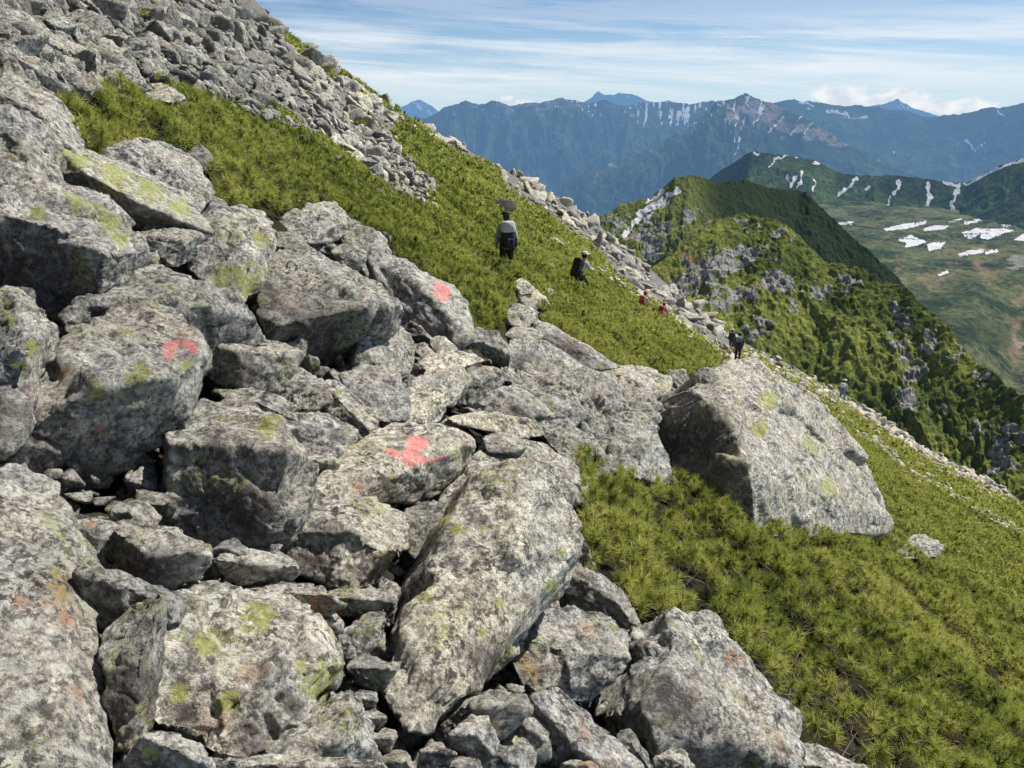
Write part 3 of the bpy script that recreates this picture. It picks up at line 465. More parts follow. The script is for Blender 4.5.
for i, (label, outl, ridge, cat, k) in enumerate(BOULDERS):
    o = np.array(outl, float); area = abs(np.sum(o[:, 0]*np.roll(o[:, 1], -1)-o[:, 1]*np.roll(o[:, 0], -1)))/2
    lowx, lowy = o[np.argmax(o[:, 1])]; lx = o[:, 0].mean()*.5+lowx*.5
    t, _ = hit(np.array([lx]), np.array([lowy])); Db = float(t[0])
    S = math.sqrt(area)*Db/F; w = k.get('w', .55); bias = k.get('bias', 0)
    def depth(q):
        t, _ = hit(q[:, 0], q[:, 1]); t = np.where(np.isnan(t), Db+3*S, t)
        return Db+np.minimum(np.maximum(w*(t-Db), -.6*S), 1.3*S)+bias
    D = depth(o); c = o.mean(0)
    rg = np.random.default_rng(i+100); e = math.sqrt(area); axis = unit(rays(c[0], c[1])); jit = S*.02
    hl = simplify(chull(o), e*.035); hc = hl.mean(0); hl = hc+(hl-hc)*1.0; Dh = depth(hl); ring = rays(hl[:, 0], hl[:, 1])*Dh[:, None]
    q = np.array(ridge, float) if len(ridge) else np.array([[c[0], c[1]-e*.15, .25]])
    rdg = rays(q[:, 0], q[:, 1])*(depth(q[:, :2])-q[:, 2]*k.get('pro', 2.3)*S)[:, None]
    thick = S*k.get('thick', .75); back = rays(*(hc+(hl-hc)*.75).T)*(depth(hc+(hl-hc)*.75)+thick)[:, None]
    planes = []; cen = np.vstack([ring, rdg, back]).mean(0)
    # each ridge stretch carries one face on either side of it
    seg = [(rdg[a], rdg[a+1], q[a, :2], q[a+1, :2]) for a in range(len(q)-1)] if len(q) > 1 else []
    if not seg:
        dv = np.array([e*.3, e*.05]); seg = [(rdg[0]-np.array([S*.15, 0, 0]), rdg[0]+np.array([S*.15, 0, 0]), q[0, :2]-dv, q[0, :2]+dv)]
    for (ra, rb, qa, qb) in seg:
        dq = qb-qa; sidev = (hl[:, 0]-qa[0])*dq[1]-(hl[:, 1]-qa[1])*dq[0]; mid = (qa+qb)/2
        for sg in (-1, 1):
            m = sidev*sg > np.hypot(*dq)*e*.06
            if not m.any(): continue
            wt = 1/(np.hypot(*(hl[m]-mid).T)+e*.15)**1.5; tgt = (ring[m]*wt[:, None]).sum(0)/wt.sum()
            n = np.cross(rb-ra, tgt-(ra+rb)/2); ln_ = np.linalg.norm(n)
            if ln_ < 1e-9: continue
            n = n/ln_
            if n@axis > 0: n = -n
            planes.append((n, (ra+rb)/2))
    # the rim lies behind every front face
    rd = rays(hl[:, 0], hl[:, 1]); need = Dh.copy()
    for (n, x) in planes: need = np.maximum(need, np.minimum((n@x)/np.minimum(rd@n, -1e-3), Dh+.9*S))
    Dh = need+.02*S; ring = rd*Dh[:, None]; back = rays(*(hc+(hl-hc)*.8).T)*(Dh+thick*.6)[:, None]
    P = np.vstack([ring, rdg, back]); cen = P.mean(0)
    for a in range(len(hl)):
        p1, p2 = ring[a-1], ring[a]; n = np.cross(p1, p2); n = n/np.linalg.norm(n)
        if n@(cen-p1) > 0: n = -n
        n = unit(n+axis*rg.uniform(.12, .45)); planes.append((n, p1 if (n@(p1-cen)) > (n@(p2-cen)) else p2))
    planes.append((axis, axis*((ring@axis).max()+thick*.35)))
    lv = k.get('lv', 6 if e > 78 else 5 if e > 26 else 4)
    best = None
    for tt in np.linspace(-.6, 1.3, 30):
        for mixf in (0, .25, .5, .75):
            qq = hc*(1-mixf)+q[:, :2].mean(0)*mixf; x = rays(qq[0], qq[1])*(Dh.mean()+tt*S); mnd = min(n@(pp-x) for n, pp in planes)
            if best is None or mnd > best[0]: best = (mnd, x)
    if k.get('pts'):
        q_ = np.array(k['pts'], float); P = rays(q_[:, 0], q_[:, 1])*q_[:, 2:]; planes = None
    elif k.get('hull'):
        dr = depth(q[:, :2]); hd = depth(hl); pk = (rays(q[:, 0], q[:, 1])*(dr-q[:, 2]*k.get('pro', 1.2)*S)[:, None])
        bk = hc+(hl-hc)*.85; P = np.vstack([rays(hl[:, 0], hl[:, 1])*hd[:, None], pk, rays(bk[:, 0], bk[:, 1])*(depth(bk)+k.get('thick', .4)*S)[:, None]]); planes = None
    V, Fc = star(P, lv, i+1, k.get('rough', 1), pw=float(rg.uniform(110, 260)), chips=k.get('chips', 4), planes=planes, center=best[1], merge=.965, led_k=k.get('led', 1.0))
    vc = V.mean(0); out = V-vc; fr = ((out*-V).sum(1) > -.15*np.linalg.norm(out, axis=1)*np.linalg.norm(V, axis=1)).astype(float)
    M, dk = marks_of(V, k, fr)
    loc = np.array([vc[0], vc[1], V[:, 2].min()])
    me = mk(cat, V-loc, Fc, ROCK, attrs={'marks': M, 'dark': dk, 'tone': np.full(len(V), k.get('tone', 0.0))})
    ob = link(cat, me); ob.location = loc; tag(ob, label, cat, 'boulders of the trail and rockfield'); MADE.append(ob)
# ------------------------------------------------------------------ scree
def archetype(seed, lv):
    rg = np.random.default_rng(seed); n = 11
    P = rg.normal(size=(n, 3)); P /= np.linalg.norm(P, axis=1)[:, None]; P *= rg.uniform(.75, 1.05, (n, 1))
    P *= np.array([rg.uniform(.9, 1.25), rg.uniform(.6, .9), rg.uniform(.38, .72)])
    V, Fc = star(P, lv, seed, 1., pw=90, chips=3, merge=.86); V = V-V.mean(0); V /= np.ptp(V, axis=0).max(); return V, Fc
SCREE = zone([(-90, 95), (62, 98), (100, 88), (150, 90), (185, 92), (230, 105), (260, 118), (300, 129), (350, 156), (385, 186), (412, 202), (436, 208), (425, 172), (400, 150), (395, 128), (440, 143), (487, 162), (512, 190), (548, 212), (594, 245), (624, 277),
              (654, 300), (694, 330), (735, 358), (760, 366), (745, 340), (700, 300), (560, 190), (400, 92), (240, -20), (240, -90), (-90, -90)])
FIELD = zone([(-60, 70), (72, 128), (85, 150), (105, 157), (208, 195), (225, 207), (270, 210), (320, 203), (345, 208), (388, 243), (425, 270), (455, 290), (470, 325), (485, 335), (505, 325), (508, 300), (520, 282), (545, 322), (610, 368), (700, 374), (740, 365), (800, 390),
              (660, 475), (600, 450), (575, 470), (585, 545), (632, 625), (705, 610), (850, 768), (850, 800), (-60, 800)])
LINES = [([(808, 398), (830, 410), (850, 430), (880, 450), (905, 468), (940, 492), (975, 513), (1010, 530), (1040, 545)], 6, 260, 'rocks strung in a line down the green slope'),
         ([(745, 354), (800, 384), (841, 404), (900, 441), (950, 470), (1005, 497)], 9, 520, 'pale rocks along the far trail'),
         ([(398, 150), (405, 165), (415, 178), (425, 190), (430, 200)], 12, 40, 'grey rocks in the tongue of scree between the pines'),
         ([(598, 268), (608, 278), (622, 290), (640, 300), (690, 335), (725, 356)], 4, 70, 'small pale rocks where the pine meets the scree')]
def scatter(poly, n, s0, s1, seed, power=1.6, lift=.1, off=0):
    rg = np.random.default_rng(seed); a = np.array(poly); lo, hi = a.min(0), a.max(0)
    q = rg.uniform(lo, hi, (n*5, 2)); q = q[inpoly(q[:, 0], q[:, 1], poly)][:n]
    t, d = hit(q[:, 0], q[:, 1], off); ok = ~np.isnan(t) & (t < 110); q, t, d = q[ok], t[ok], d[ok]
    u = rg.uniform(0, 1, len(q))**power; spx = s0+(s1-s0)*u
    return q, t, d*t[:, None], spx
ARCH3 = [archetype(900+j, 3) for j in range(14)]; ARCH2 = [archetype(950+j, 2) for j in range(14)]; ARCH4 = [archetype(980+j, 4) for j in range(12)]
def rotm(rg):
    tilt = Matrix.Rotation(math.radians(25+rg.normal()*22), 3, 'Y')@Matrix.Rotation(rg.normal()*.45, 3, 'X')@Matrix.Rotation(rg.uniform(0, 6.28), 3, 'Z')
    return np.array(tilt)
CAND = []   # (px size, position, metres, tone, group)
def add(q, P, t, spx, grp, tone=0, sd=0):
    rg = np.random.default_rng(sd)
    for j in range(len(q)):
        m = spx[j]*t[j]/F; CAND.append((spx[j], P[j]+np.array([0, 0, m*rg.uniform(-.08, .14)]), m, tone+rg.normal()*.2, grp, q[j]))
# size falls from the left (near) to the skyline
for (n, s0, s1, sd) in ((1300, 8, 17, 1), (560, 12, 30, 2), (2600, 4, 9, 3)):
    q, t, P, s = scatter(SCREE, n, s0, s1, sd)
    fac = np.interp(q[:, 0], [0, 200, 420, 700], [2.0, 1.35, 1.0, .85])*np.interp(q[:, 1], [0, 100, 300], [.95, 1, 1])
    grp = 'grey rocks of the upper scree slope'
    a = q[:, 0] < 300; add(q[a], P[a], t[a], (s*fac)[a], grp, -.22, sd); a = ~a; add(q[a], P[a], t[a], (s*fac)[a], 'pale rocks heaped along the skyline of the slope', .18, sd+50)
for li, (pl, wd, n, grp) in enumerate(LINES):
    rg = np.random.default_rng(40+li); pl = np.array(pl, float); seg = rg.integers(0, len(pl)-1, n); f = rg.uniform(0, 1, n)[:, None]
    q = pl[seg]*(1-f)+pl[seg+1]*f+rg.normal(size=(n, 2))*np.array([wd*.5, wd*.45]); t, d = hit(q[:, 0], q[:, 1]); ok = ~np.isnan(t) & (t < 110); q, t, d = q[ok], t[ok], d[ok]
    add(q, d*t[:, None]+np.array([0, 0, .16]), t, rg.uniform(3.2, 5+wd*.55, len(q)), grp, .3 if li != 2 else .05, 60+li)
CAND.sort(key=lambda c: -c[0]); ONE = CAND[:178]; REST = CAND[178:]
GL = {'grey rocks of the upper scree slope': 'one of the grey angular rocks heaped on the upper left scree slope', 'pale rocks heaped along the skyline of the slope': 'one of the pale angular rocks heaped along the slope skyline',
      'rocks strung in a line down the green slope': 'pale rock in the line of rocks crossing the green slope', 'pale rocks along the far trail': 'pale rock lying on the far gravel trail',
      'grey rocks in the tongue of scree between the pines': 'grey rock in the tongue of scree between two pine patches', 'small pale rocks where the pine meets the scree': 'small pale rock where sunlit pine meets the skyline scree'}
arch_me = []
for j, (V, Fc) in enumerate(ARCH4):
    arch_me.append(mk('rock', V, Fc, ROCK, attrs={'tone': np.full(len(V), -.12+.03*j), 'dark': np.zeros(len(V)), 'marks': np.tile(np.array([0, 0, 0, 1.]), (len(V), 1))}))
rgs = np.random.default_rng(77)
for j, (spx, P, m, tone, grp, q) in enumerate(ONE):
    me = arch_me[j % 12]; pre = None
    # shared archetype scaled through the object: rebuild as its own mesh so the rock grain keeps its real size
    V = ARCH4[j % 12][0]*m*1.15@rotm(rgs).T; Vr = V
    o = link('rock', mk('rock', Vr, ARCH4[j % 12][1], ROCK, attrs={'tone': np.full(len(V), tone), 'dark': np.zeros(len(V)), 'marks': np.tile(np.array([0, 0, 0, 1.]), (len(V), 1))}))
    o.location = P; tag(o, GL[grp], 'rock', grp)
for me in arch_me: bpy.data.meshes.remove(me)
def merged(name, items, label, cat, seed, big=9):
    rg = np.random.default_rng(seed); VV = []; FF = []; TT = []; n = 0
    for (spx, P, m, tone) in items:
        V, Fc = (ARCH4 if spx > 24 else ARCH3 if spx > big else ARCH2)[rg.integers(0, 12)]
        V = (V*m*1.2*rg.uniform(.8, 1.15, 3))@rotm(rg).T+P
        VV.append(V); FF.append(Fc+n); TT.append(np.full(len(V), tone)); n += len(V)
    V = np.vstack(VV); me = mk(name, V, np.vstack(FF), ROCK, attrs={'tone': np.concatenate(TT), 'dark': np.zeros(n), 'marks': np.tile(np.array([0, 0, 0, 1.]), (n, 1))})
    return tag(link(name, me), label, cat, kind='stuff')
merged('scree', [(a, b, c, d) for a, b, c, d, e, f in REST], 'loose grey scree covering the slope between the larger rocks', 'scree', 5)
q, t, P, s = scatter(FIELD, 2400, 12, 44, 8, 1.8, off=-.0)
dep = np.random.default_rng(9).uniform(.10, .36, len(q))
P = P+np.array([0, 0, -1.])*(dep*np.interp(t, [3, 12, 25], [1, .8, .4]))[:, None]
merged('rubble', [(s[j], P[j], s[j]*t[j]/F, -.05) for j in range(len(q))], 'broken rubble filling the hollows between the boulders', 'rubble', 6, 10)
# ------------------------------------------------------------------ dwarf pine
def pine_material():
    m, nt = newmat('dwarf_pine_needles'); s = NT(nt)
    a = s.attr('tint'); h = s.attr('tip')
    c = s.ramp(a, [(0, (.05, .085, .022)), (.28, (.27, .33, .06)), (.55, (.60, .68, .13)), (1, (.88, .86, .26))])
    c = s.mix(h, s.mix(1, c, (.46, .45, .44), 'MULTIPLY'), c)  # needle bases coloured darker, painted shade inside each tuft
    p = s.n('ShaderNodeBsdfPrincipled'); s.put(p.inputs['Base Color'], c); p.inputs['Roughness'].default_value = .5; p.inputs['Specular IOR Level'].default_value = .35
    tr = s.n('ShaderNodeBsdfTranslucent'); s.put(tr.inputs[0], c); mx = s.n('ShaderNodeMixShader'); mx.inputs[0].default_value = .46
    s.put(mx.inputs[1], p.outputs[0]); s.put(mx.inputs[2], tr.outputs[0]); finish(s, mx.outputs[0]); return m
def twig_material():
    m, nt = newmat('grey_brown_bark'); s = NT(nt); tc = s.n('ShaderNodeTexCoord')
    c = s.mix(s.noise(tc.outputs['Object'], 30, 3), (.12, .09, .07), (.36, .31, .26)); p = s.n('ShaderNodeBsdfPrincipled'); s.put(p.inputs['Base Color'], c); p.inputs['Roughness'].default_value = .9
    finish(s, p.outputs[0]); return m
PINE, TWIG = pine_material(), twig_material()
def tufts(pos, axis, size, tint, nn, wmul, seed):
    rg = np.random.default_rng(seed); n = len(pos)
    # needles: n x nn
    az = rg.uniform(0, 2*np.pi, (n, nn)); sp = np.radians(rg.uniform(10, 98, (n, nn))); 
    a = unit(axis); ref = np.where(np.abs(a[:, :1]) > .8, np.array([[0, 1., 0]]), np.array([[1., 0, 0]]))
    u = unit(np.cross(a, ref)); v = np.cross(a, u)
    d = a[:, None]*np.cos(sp)[..., None]+(u[:, None]*np.cos(az)[..., None]+v[:, None]*np.sin(az)[..., None])*np.sin(sp)[..., None]
    L = size[:, None]*rg.uniform(.42, .62, (n, nn)); base = pos[:, None]+a[:, None]*(size[:, None]*rg.uniform(-.35, .25, (n, nn)))[..., None]
    side = unit(np.cross(d, rg.normal(size=(n, nn, 3)))); w = (size*wmul)[:, None, None]
    V = np.stack([base-side*w, base+side*w, base+d*L[..., None]], 2).reshape(-1, 3)
    ti = np.repeat(tint, nn*3); tip = np.tile(np.array([0., 0., 1.]), n*nn)
    return V, ti, tip
def pine_patch(name, polys, rmin, rmax, label, seed):
    rg = np.random.default_rng(seed); VV = []; TI = []; TP = []; r = rmin
    azl, azh = math.radians(-45), math.radians(48)
    while r < rmax:
        dr = r*.04; gap = max(.088, .0056*r); n = rg.poisson((azh-azl)*r*dr/gap**2)
        a = rg.uniform(azl, azh, n); q = r+rg.uniform(0, dr, n); x, y = q*np.sin(a), q*np.cos(a)
        z = ground(x, y); px, py = proj(P3(x, y, z)); m = np.zeros(n, bool)
        jx, jy = px+rg.normal(size=n)*2, py+rg.normal(size=n)*2
        for pl in polys: m |= inpoly(jx, jy, pl)
        # holes where dark branches show
        hole = fbm(P3(x*1.5, y*1.5), 3, 21); m &= (hole > -.36) | (rg.uniform(0, 1, n) < .5)
        x, y, z, hole = x[m], y[m], z[m], hole[m]; n = len(x)
        if n:
            hum = fbm(P3(x*1.1, y*1.1), 3, 5)*np.interp(r, [3, 20, 60], [.13, .16, .22])+fbm(P3(x*4, y*4), 2, 8)*.05
            ck = .42+.004*r; gx, gy = np.floor(x/ck), np.floor(y/ck); bd = np.full(n, 9.)
            for ax in (-1, 0, 1):
                for ay in (-1, 0, 1):
                    ix, iy = (gx+ax).astype(int), (gy+ay).astype(int); h1 = _T[(ix*73+iy*179) & 262143]*.42; h2 = _T[(ix*311+iy*97+5000) & 262143]*.42
                    bd = np.minimum(bd, np.hypot(x/ck-(ix+.5+h1), y/ck-(iy+.5+h2)))
            dome = np.sqrt(np.clip(1-(bd/.85)**2, 0, 1)); hum = hum+np.minimum(hole, 0)*.22+(dome-.6)*np.interp(r, [3, 20, 60], [.27, .28, .35])
            pos = P3(x, y, z+hum+.02+rg.uniform(-.06, .03, n))
            axis = np.array([.18, -.1, 1.])+rg.normal(size=(n, 3))*.38
            size = np.clip(gap*1.7, .150, 1)*rg.uniform(.7, 1.25, n)
            tint = np.clip(.14+.52*dome+.34*fbm(P3(x*.7, y*.7), 3, 33)+rg.normal(size=n)*.22+np.interp(r, [5, 25, 60], [.04, .04, .08])-np.interp(x, [-8, -2, 1], [.22, .14, 0]), 0, 1)  # clump tops tinted bright, gaps dark: shade painted into the needle colour
            nn = 90 if r < 8 else 46 if r < 14 else 16 if r < 30 else 10
            wm = .021 if r < 8 else .032 if r < 14 else .07 if r < 30 else .12
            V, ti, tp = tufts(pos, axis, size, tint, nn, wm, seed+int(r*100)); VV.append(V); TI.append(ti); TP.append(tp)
        r += dr
    V = np.vstack(VV); Fc = np.arange(len(V)).reshape(-1, 3)
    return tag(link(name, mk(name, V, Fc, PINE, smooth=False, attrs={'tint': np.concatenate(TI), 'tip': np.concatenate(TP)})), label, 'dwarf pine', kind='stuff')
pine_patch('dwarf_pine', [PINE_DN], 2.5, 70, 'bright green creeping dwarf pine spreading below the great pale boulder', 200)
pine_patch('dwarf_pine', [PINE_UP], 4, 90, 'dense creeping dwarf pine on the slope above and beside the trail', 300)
pine_patch('alpine_grass', [STRIP, CREST]+BITS, 8, 100, 'thin green strips of low pine and grass beside the far trail and skyline', 400)
def twigs(n, seed):
    rg = np.random.default_rng(seed); VV = []; FF = []; k = 0
    while len(VV) < n:
        px, py = rg.uniform(70, 1024), rg.uniform(90, 768)
        if not (inpoly(np.array([px]), np.array([py]), PINE_DN)[0] or inpoly(np.array([px]), np.array([py]), PINE_UP)[0]): continue
        t, d = hit(np.array([px]), np.array([py])); t = float(t[0])
        if not (t < 16): continue
        if py < 500 and rg.uniform() < .5: continue
        p = d[0]*t+np.array([0, 0, -.10]); dr = unit(np.array([rg.normal(), rg.normal(), .45+rg.uniform(0, .4)])); L = rg.uniform(.12, .34); r0 = rg.uniform(.003, .006)
        bend = rg.normal(size=3)*.12*L; pts = [p, p+dr*L*.5+bend, p+dr*L]
        for j, c in enumerate(pts):
            u = unit(np.cross(dr, [.3, .5, .8])); v = np.cross(dr, u); rr_ = r0*(1-.35*j)
            VV.append([c+rr_*(u*math.cos(a)+v*math.sin(a)) for a in (0, 2.1, 4.2)]) if j == 0 else VV[-1].extend([c+rr_*(u*math.cos(a)+v*math.sin(a)) for a in (0, 2.1, 4.2)])
        for j in range(2):
            for e in range(3): FF.append([k+j*3+e, k+j*3+(e+1) % 3, k+j*3+3+(e+1) % 3, k+j*3+3+e])
        k += 9
    return tag(link('bare_twigs', mk('bare_twigs', np.array(VV).reshape(-1, 3), np.array(FF), TWIG)), 'bare grey brown twigs poking out of the dwarf pine', 'twigs', kind='stuff')
twigs(650, 12)
# ------------------------------------------------------------------ ridges and mountains
def mount_material(name, lo, hi, rockc, rough_scale, patch_scale, bump, L=17000., rock_bias=0.0, treec=(.018, .032, .012)):
    m, nt = newmat(name); s = NT(nt); tc = s.n('ShaderNodeTexCoord'); v = tc.outputs['Object']
    rk, sn, wm, td = s.attr('rock'), s.attr('snow'), s.attr('warm'), s.attr('tree')
    g = s.mix(s.ramp(s.noise(v, patch_scale, 5, .65), [(.40, 0), (.58, 1)]), lo, hi)
    g = s.mix(s.ramp(s.noise(v, rough_scale*1.6, 5, .8), [(.44, .8), (.55, 0)]), g, s.mix(1, g, (.35, .4, .4), 'MULTIPLY'))
    g = s.mix(td, g, s.mix(s.noise(v, rough_scale*1.3, 3, .7), treec, (.05, .075, .028)))
    rn = s.noise(v, rough_scale*1.2, 5, .75)
    rc = s.mix(s.ramp(rn, [(.38, 0), (.6, 1)]), s.mix(1, rockc, (.28, .28, .30), 'MULTIPLY'), rockc)
    rf = s.math('MULTIPLY', s.ramp(s.math('ADD', rk, s.math('MULTIPLY', s.math('SUBTRACT', s.noise(v, patch_scale*5, 5, .7), .5), 1.4)), [(.56, 0), (.68, 1)]), 1)
    c = s.mix(rf, g, rc)
    c = s.mix(s.math('MULTIPLY', wm, s.ramp(s.noise(v, patch_scale*6, 4, .7), [(.35, .3), (.55, 1)])), c, (.36, .235, .15))
    sf = s.ramp(s.math('ADD', sn, s.math('MULTIPLY', s.math('SUBTRACT', s.noise(v, patch_scale*8, 3, .6), .5), .35)), [(.42, 0), (.52, 1)])
    c = s.mix(sf, c, (.80, .81, .83))
    b = s.n('ShaderNodeBump'); b.inputs['Strength'].default_value = .8; b.inputs['Distance'].default_value = bump; s.put(b.inputs['Height'], s.noise(v, rough_scale, 5, .7))
    p = s.n('ShaderNodeBsdfPrincipled'); s.put(p.inputs['Base Color'], c); p.inputs['Roughness'].default_value = .95; p.inputs['Specular IOR Level'].default_value = .05; s.put(p.inputs['Normal'], b.outputs[0])
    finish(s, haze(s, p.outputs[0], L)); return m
def blobs_at(px, py, L):
    g = np.zeros(px.shape); w1 = fbm(P3(px/16, py/11), 4, 91, .65); w2 = fbm(P3(px/16, py/11)+31, 4, 92, .65); w3 = fbm(P3(px/7, py/5)+7, 4, 95, .7)
    px = px+w1*20; py = py+w2*14
    for b in L:
        x, y, rx = b[:3]; ry = b[3] if len(b) > 3 else rx
        g = np.maximum(g, np.clip(1.5-np.hypot((px-x)/rx, (py-y)/ry), 0, 1))
    return np.clip(g*(1+.2*w3)+w3*.5*(g > 0)-.05, 0, 1)
def lines_at(px, py, L):
    g = np.zeros(px.shape); a = fbm(P3(px/5, py/5), 3, 14); b = fbm(P3(px/5, py/5)+9, 3, 15); px = px+a*2.6; py = py+b*2.2
    for pl in L: g = np.maximum(g, np.clip(1.35+b*.9-sdist(px, py, pl[1], False)/pl[0], 0, 1))
    return g
def mountain(name, label, sky, dist, front, slope, lam, amp, mat, seed, nu=700, nv=220, back=.25, jag=0.0, rock=(), snow=(), warm=(), autosnow=0, autorock=0, tree=None, concave=0.0, warp=.4, aniso=2.6, small=0.0, cat='mountain', fine_=.16, snowx=None):
    sky = np.array(sky, float); x0, x1 = sky[0, 0], sky[-1, 0]
    u = np.linspace(x0, x1, nu); ys = np.interp(u, sky[:, 0], sky[:, 1])
    d = rays(u, ys); az = np.arctan2(d[:, 0], d[:, 1]); el = d[:, 2]/np.hypot(d[:, 0], d[:, 1])
    D0 = np.interp(u, [p[0] for p in dist], [p[1] for p in dist])
    v = np.concatenate([-np.linspace(back, 0, 24)[:-1], np.linspace(0, 1, nv)**1.25])*front
    Az, Vv = np.meshgrid(az, v, indexing='ij'); D = D0[:, None]-Vv
    X, Y = D*np.sin(Az), D*np.cos(Az); zc = (D0*el)[:, None]; s = (az*D0.mean())[:, None]+0*Vv; dd = np.abs(Vv)
    q = np.stack([s/lam, Vv/(lam*aniso), np.zeros_like(s)], -1)
    wv = fbm(np.stack([s/lam*.6, Vv/lam*.6, s*0+3], -1), 3, seed+7)*warp; q[..., 0] += wv
    rel = (ridged(q, 6, seed, .55)-.55); k = np.clip(dd/(lam*.55), 0, 1)
    rel2 = ridged(np.stack([X/(lam*.22), Y/(lam*.22), X*0+seed], -1), 4, seed+3, .6)-.5
    Z = zc-slope*dd*(1-concave*np.clip(Vv/front, 0, 1)*.5)+amp*lam*(rel*k+fine_*rel2*(.15+.85*k))
    Z += jag*(fbm(P3(s/jag/5 if jag else s, 0, 0), 4, seed+9))*(1-np.clip(dd/(jag*6+1e-6), 0, 1)) if jag else 0
    if small: Z += small*.5*fbm(P3(X/small/3, Y/small/3), 4, seed+13)*(.3+.7*k)+small*.28*fbm(P3(X/small*1.4, Y/small*1.4), 3, seed+1)
    P = P3(X, Y, Z); px, py = proj(P)
    if small and rock:
        rm = np.clip(blobs_at(px, py, rock)*1.5, 0, 1); Z = Z+rm*small*(.8*ridged(P3(X/(small*2.2), Y/(small*2.2), Z/(small*3)), 4, 6, .6)-.3); P = P3(X, Y, Z)
    at = {'rock': blobs_at(px, py, rock), 'snow': np.zeros(px.shape), 'warm': blobs_at(px, py, warm)}
    below = dd/front
    if autorock: at['rock'] = np.maximum(at['rock'], np.clip(1-below/autorock, 0, 1)*.55+rel*.5*np.clip(1-below/autorock/1.6, 0, 1))
    gul = np.clip(-rel*1.8+.15, 0, 1)
    if autosnow:
        stn = fbm(np.stack([s/lam*30+wv*3, dd/lam*5, s*0], -1), 4, seed+2, .65)+.55*fbm(P3(s/lam*1.6, dd/lam), 2, seed+5)-.25*gul
        at['snow'] = np.maximum(at['snow'], np.clip((stn-.36-(0 if snowx is None else np.clip(np.abs(px-snowx[0])/snowx[1]-.6, 0, 3)))*6, 0, 1)*np.clip(1.25-below/autosnow, 0, 1)**.7)
    if snow: at['snow'] = np.maximum(at['snow'], lines_at(px, py, snow))
    at['tree'] = tree(px, py, X, Y) if tree else np.zeros(px.shape)
    me = mk(name, P.reshape(-1, 3), grid_faces(*X.shape), mat, attrs={a: b.ravel() for a, b in at.items()})
    return tag(link(name, me), label, cat, kind='structure'), (lambda: P)
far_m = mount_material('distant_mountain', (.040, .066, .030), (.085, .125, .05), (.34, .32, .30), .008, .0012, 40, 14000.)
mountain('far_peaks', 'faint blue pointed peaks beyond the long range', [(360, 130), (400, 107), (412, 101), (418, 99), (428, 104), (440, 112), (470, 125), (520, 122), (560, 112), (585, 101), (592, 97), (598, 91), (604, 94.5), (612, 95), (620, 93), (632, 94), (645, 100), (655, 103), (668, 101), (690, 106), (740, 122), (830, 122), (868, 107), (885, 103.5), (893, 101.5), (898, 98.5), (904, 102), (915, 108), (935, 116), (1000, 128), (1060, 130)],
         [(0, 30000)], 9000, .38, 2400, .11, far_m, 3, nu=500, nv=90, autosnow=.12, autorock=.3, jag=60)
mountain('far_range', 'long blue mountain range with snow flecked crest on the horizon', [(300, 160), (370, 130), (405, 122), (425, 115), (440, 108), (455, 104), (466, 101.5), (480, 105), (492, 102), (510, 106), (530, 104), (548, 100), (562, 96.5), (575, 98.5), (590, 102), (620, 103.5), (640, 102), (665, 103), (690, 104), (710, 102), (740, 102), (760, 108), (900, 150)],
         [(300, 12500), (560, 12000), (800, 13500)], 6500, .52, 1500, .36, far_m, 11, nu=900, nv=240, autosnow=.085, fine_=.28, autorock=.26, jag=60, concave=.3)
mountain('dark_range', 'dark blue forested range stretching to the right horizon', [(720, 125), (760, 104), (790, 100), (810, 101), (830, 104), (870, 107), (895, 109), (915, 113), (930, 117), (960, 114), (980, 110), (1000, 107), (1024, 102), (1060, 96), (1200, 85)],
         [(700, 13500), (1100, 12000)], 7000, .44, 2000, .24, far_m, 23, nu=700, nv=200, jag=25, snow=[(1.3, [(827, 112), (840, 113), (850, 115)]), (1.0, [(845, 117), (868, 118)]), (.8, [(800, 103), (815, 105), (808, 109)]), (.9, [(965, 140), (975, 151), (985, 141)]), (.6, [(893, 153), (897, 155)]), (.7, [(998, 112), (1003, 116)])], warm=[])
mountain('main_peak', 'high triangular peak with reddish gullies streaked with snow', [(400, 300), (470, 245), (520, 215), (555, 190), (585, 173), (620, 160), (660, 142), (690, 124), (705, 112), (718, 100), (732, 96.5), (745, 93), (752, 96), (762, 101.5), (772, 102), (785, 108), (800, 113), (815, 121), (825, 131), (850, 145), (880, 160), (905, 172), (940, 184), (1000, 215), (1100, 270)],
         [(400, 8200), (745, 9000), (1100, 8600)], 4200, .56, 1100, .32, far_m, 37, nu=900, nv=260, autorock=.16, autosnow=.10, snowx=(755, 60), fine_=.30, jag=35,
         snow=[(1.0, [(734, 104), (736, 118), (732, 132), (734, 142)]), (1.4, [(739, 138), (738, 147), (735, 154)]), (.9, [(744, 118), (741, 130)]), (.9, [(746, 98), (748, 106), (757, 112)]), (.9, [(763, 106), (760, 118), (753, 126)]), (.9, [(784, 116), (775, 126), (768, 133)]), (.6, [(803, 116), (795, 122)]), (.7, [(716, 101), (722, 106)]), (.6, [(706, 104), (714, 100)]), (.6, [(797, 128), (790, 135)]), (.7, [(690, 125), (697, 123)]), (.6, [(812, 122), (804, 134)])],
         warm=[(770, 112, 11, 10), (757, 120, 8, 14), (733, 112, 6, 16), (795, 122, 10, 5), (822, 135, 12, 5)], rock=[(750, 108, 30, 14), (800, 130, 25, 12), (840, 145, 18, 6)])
grn_m = mount_material('green_ridge', (.04, .07, .024), (.10, .15, .05), (.34, .33, .31), .05, .008, 8, 15000.)
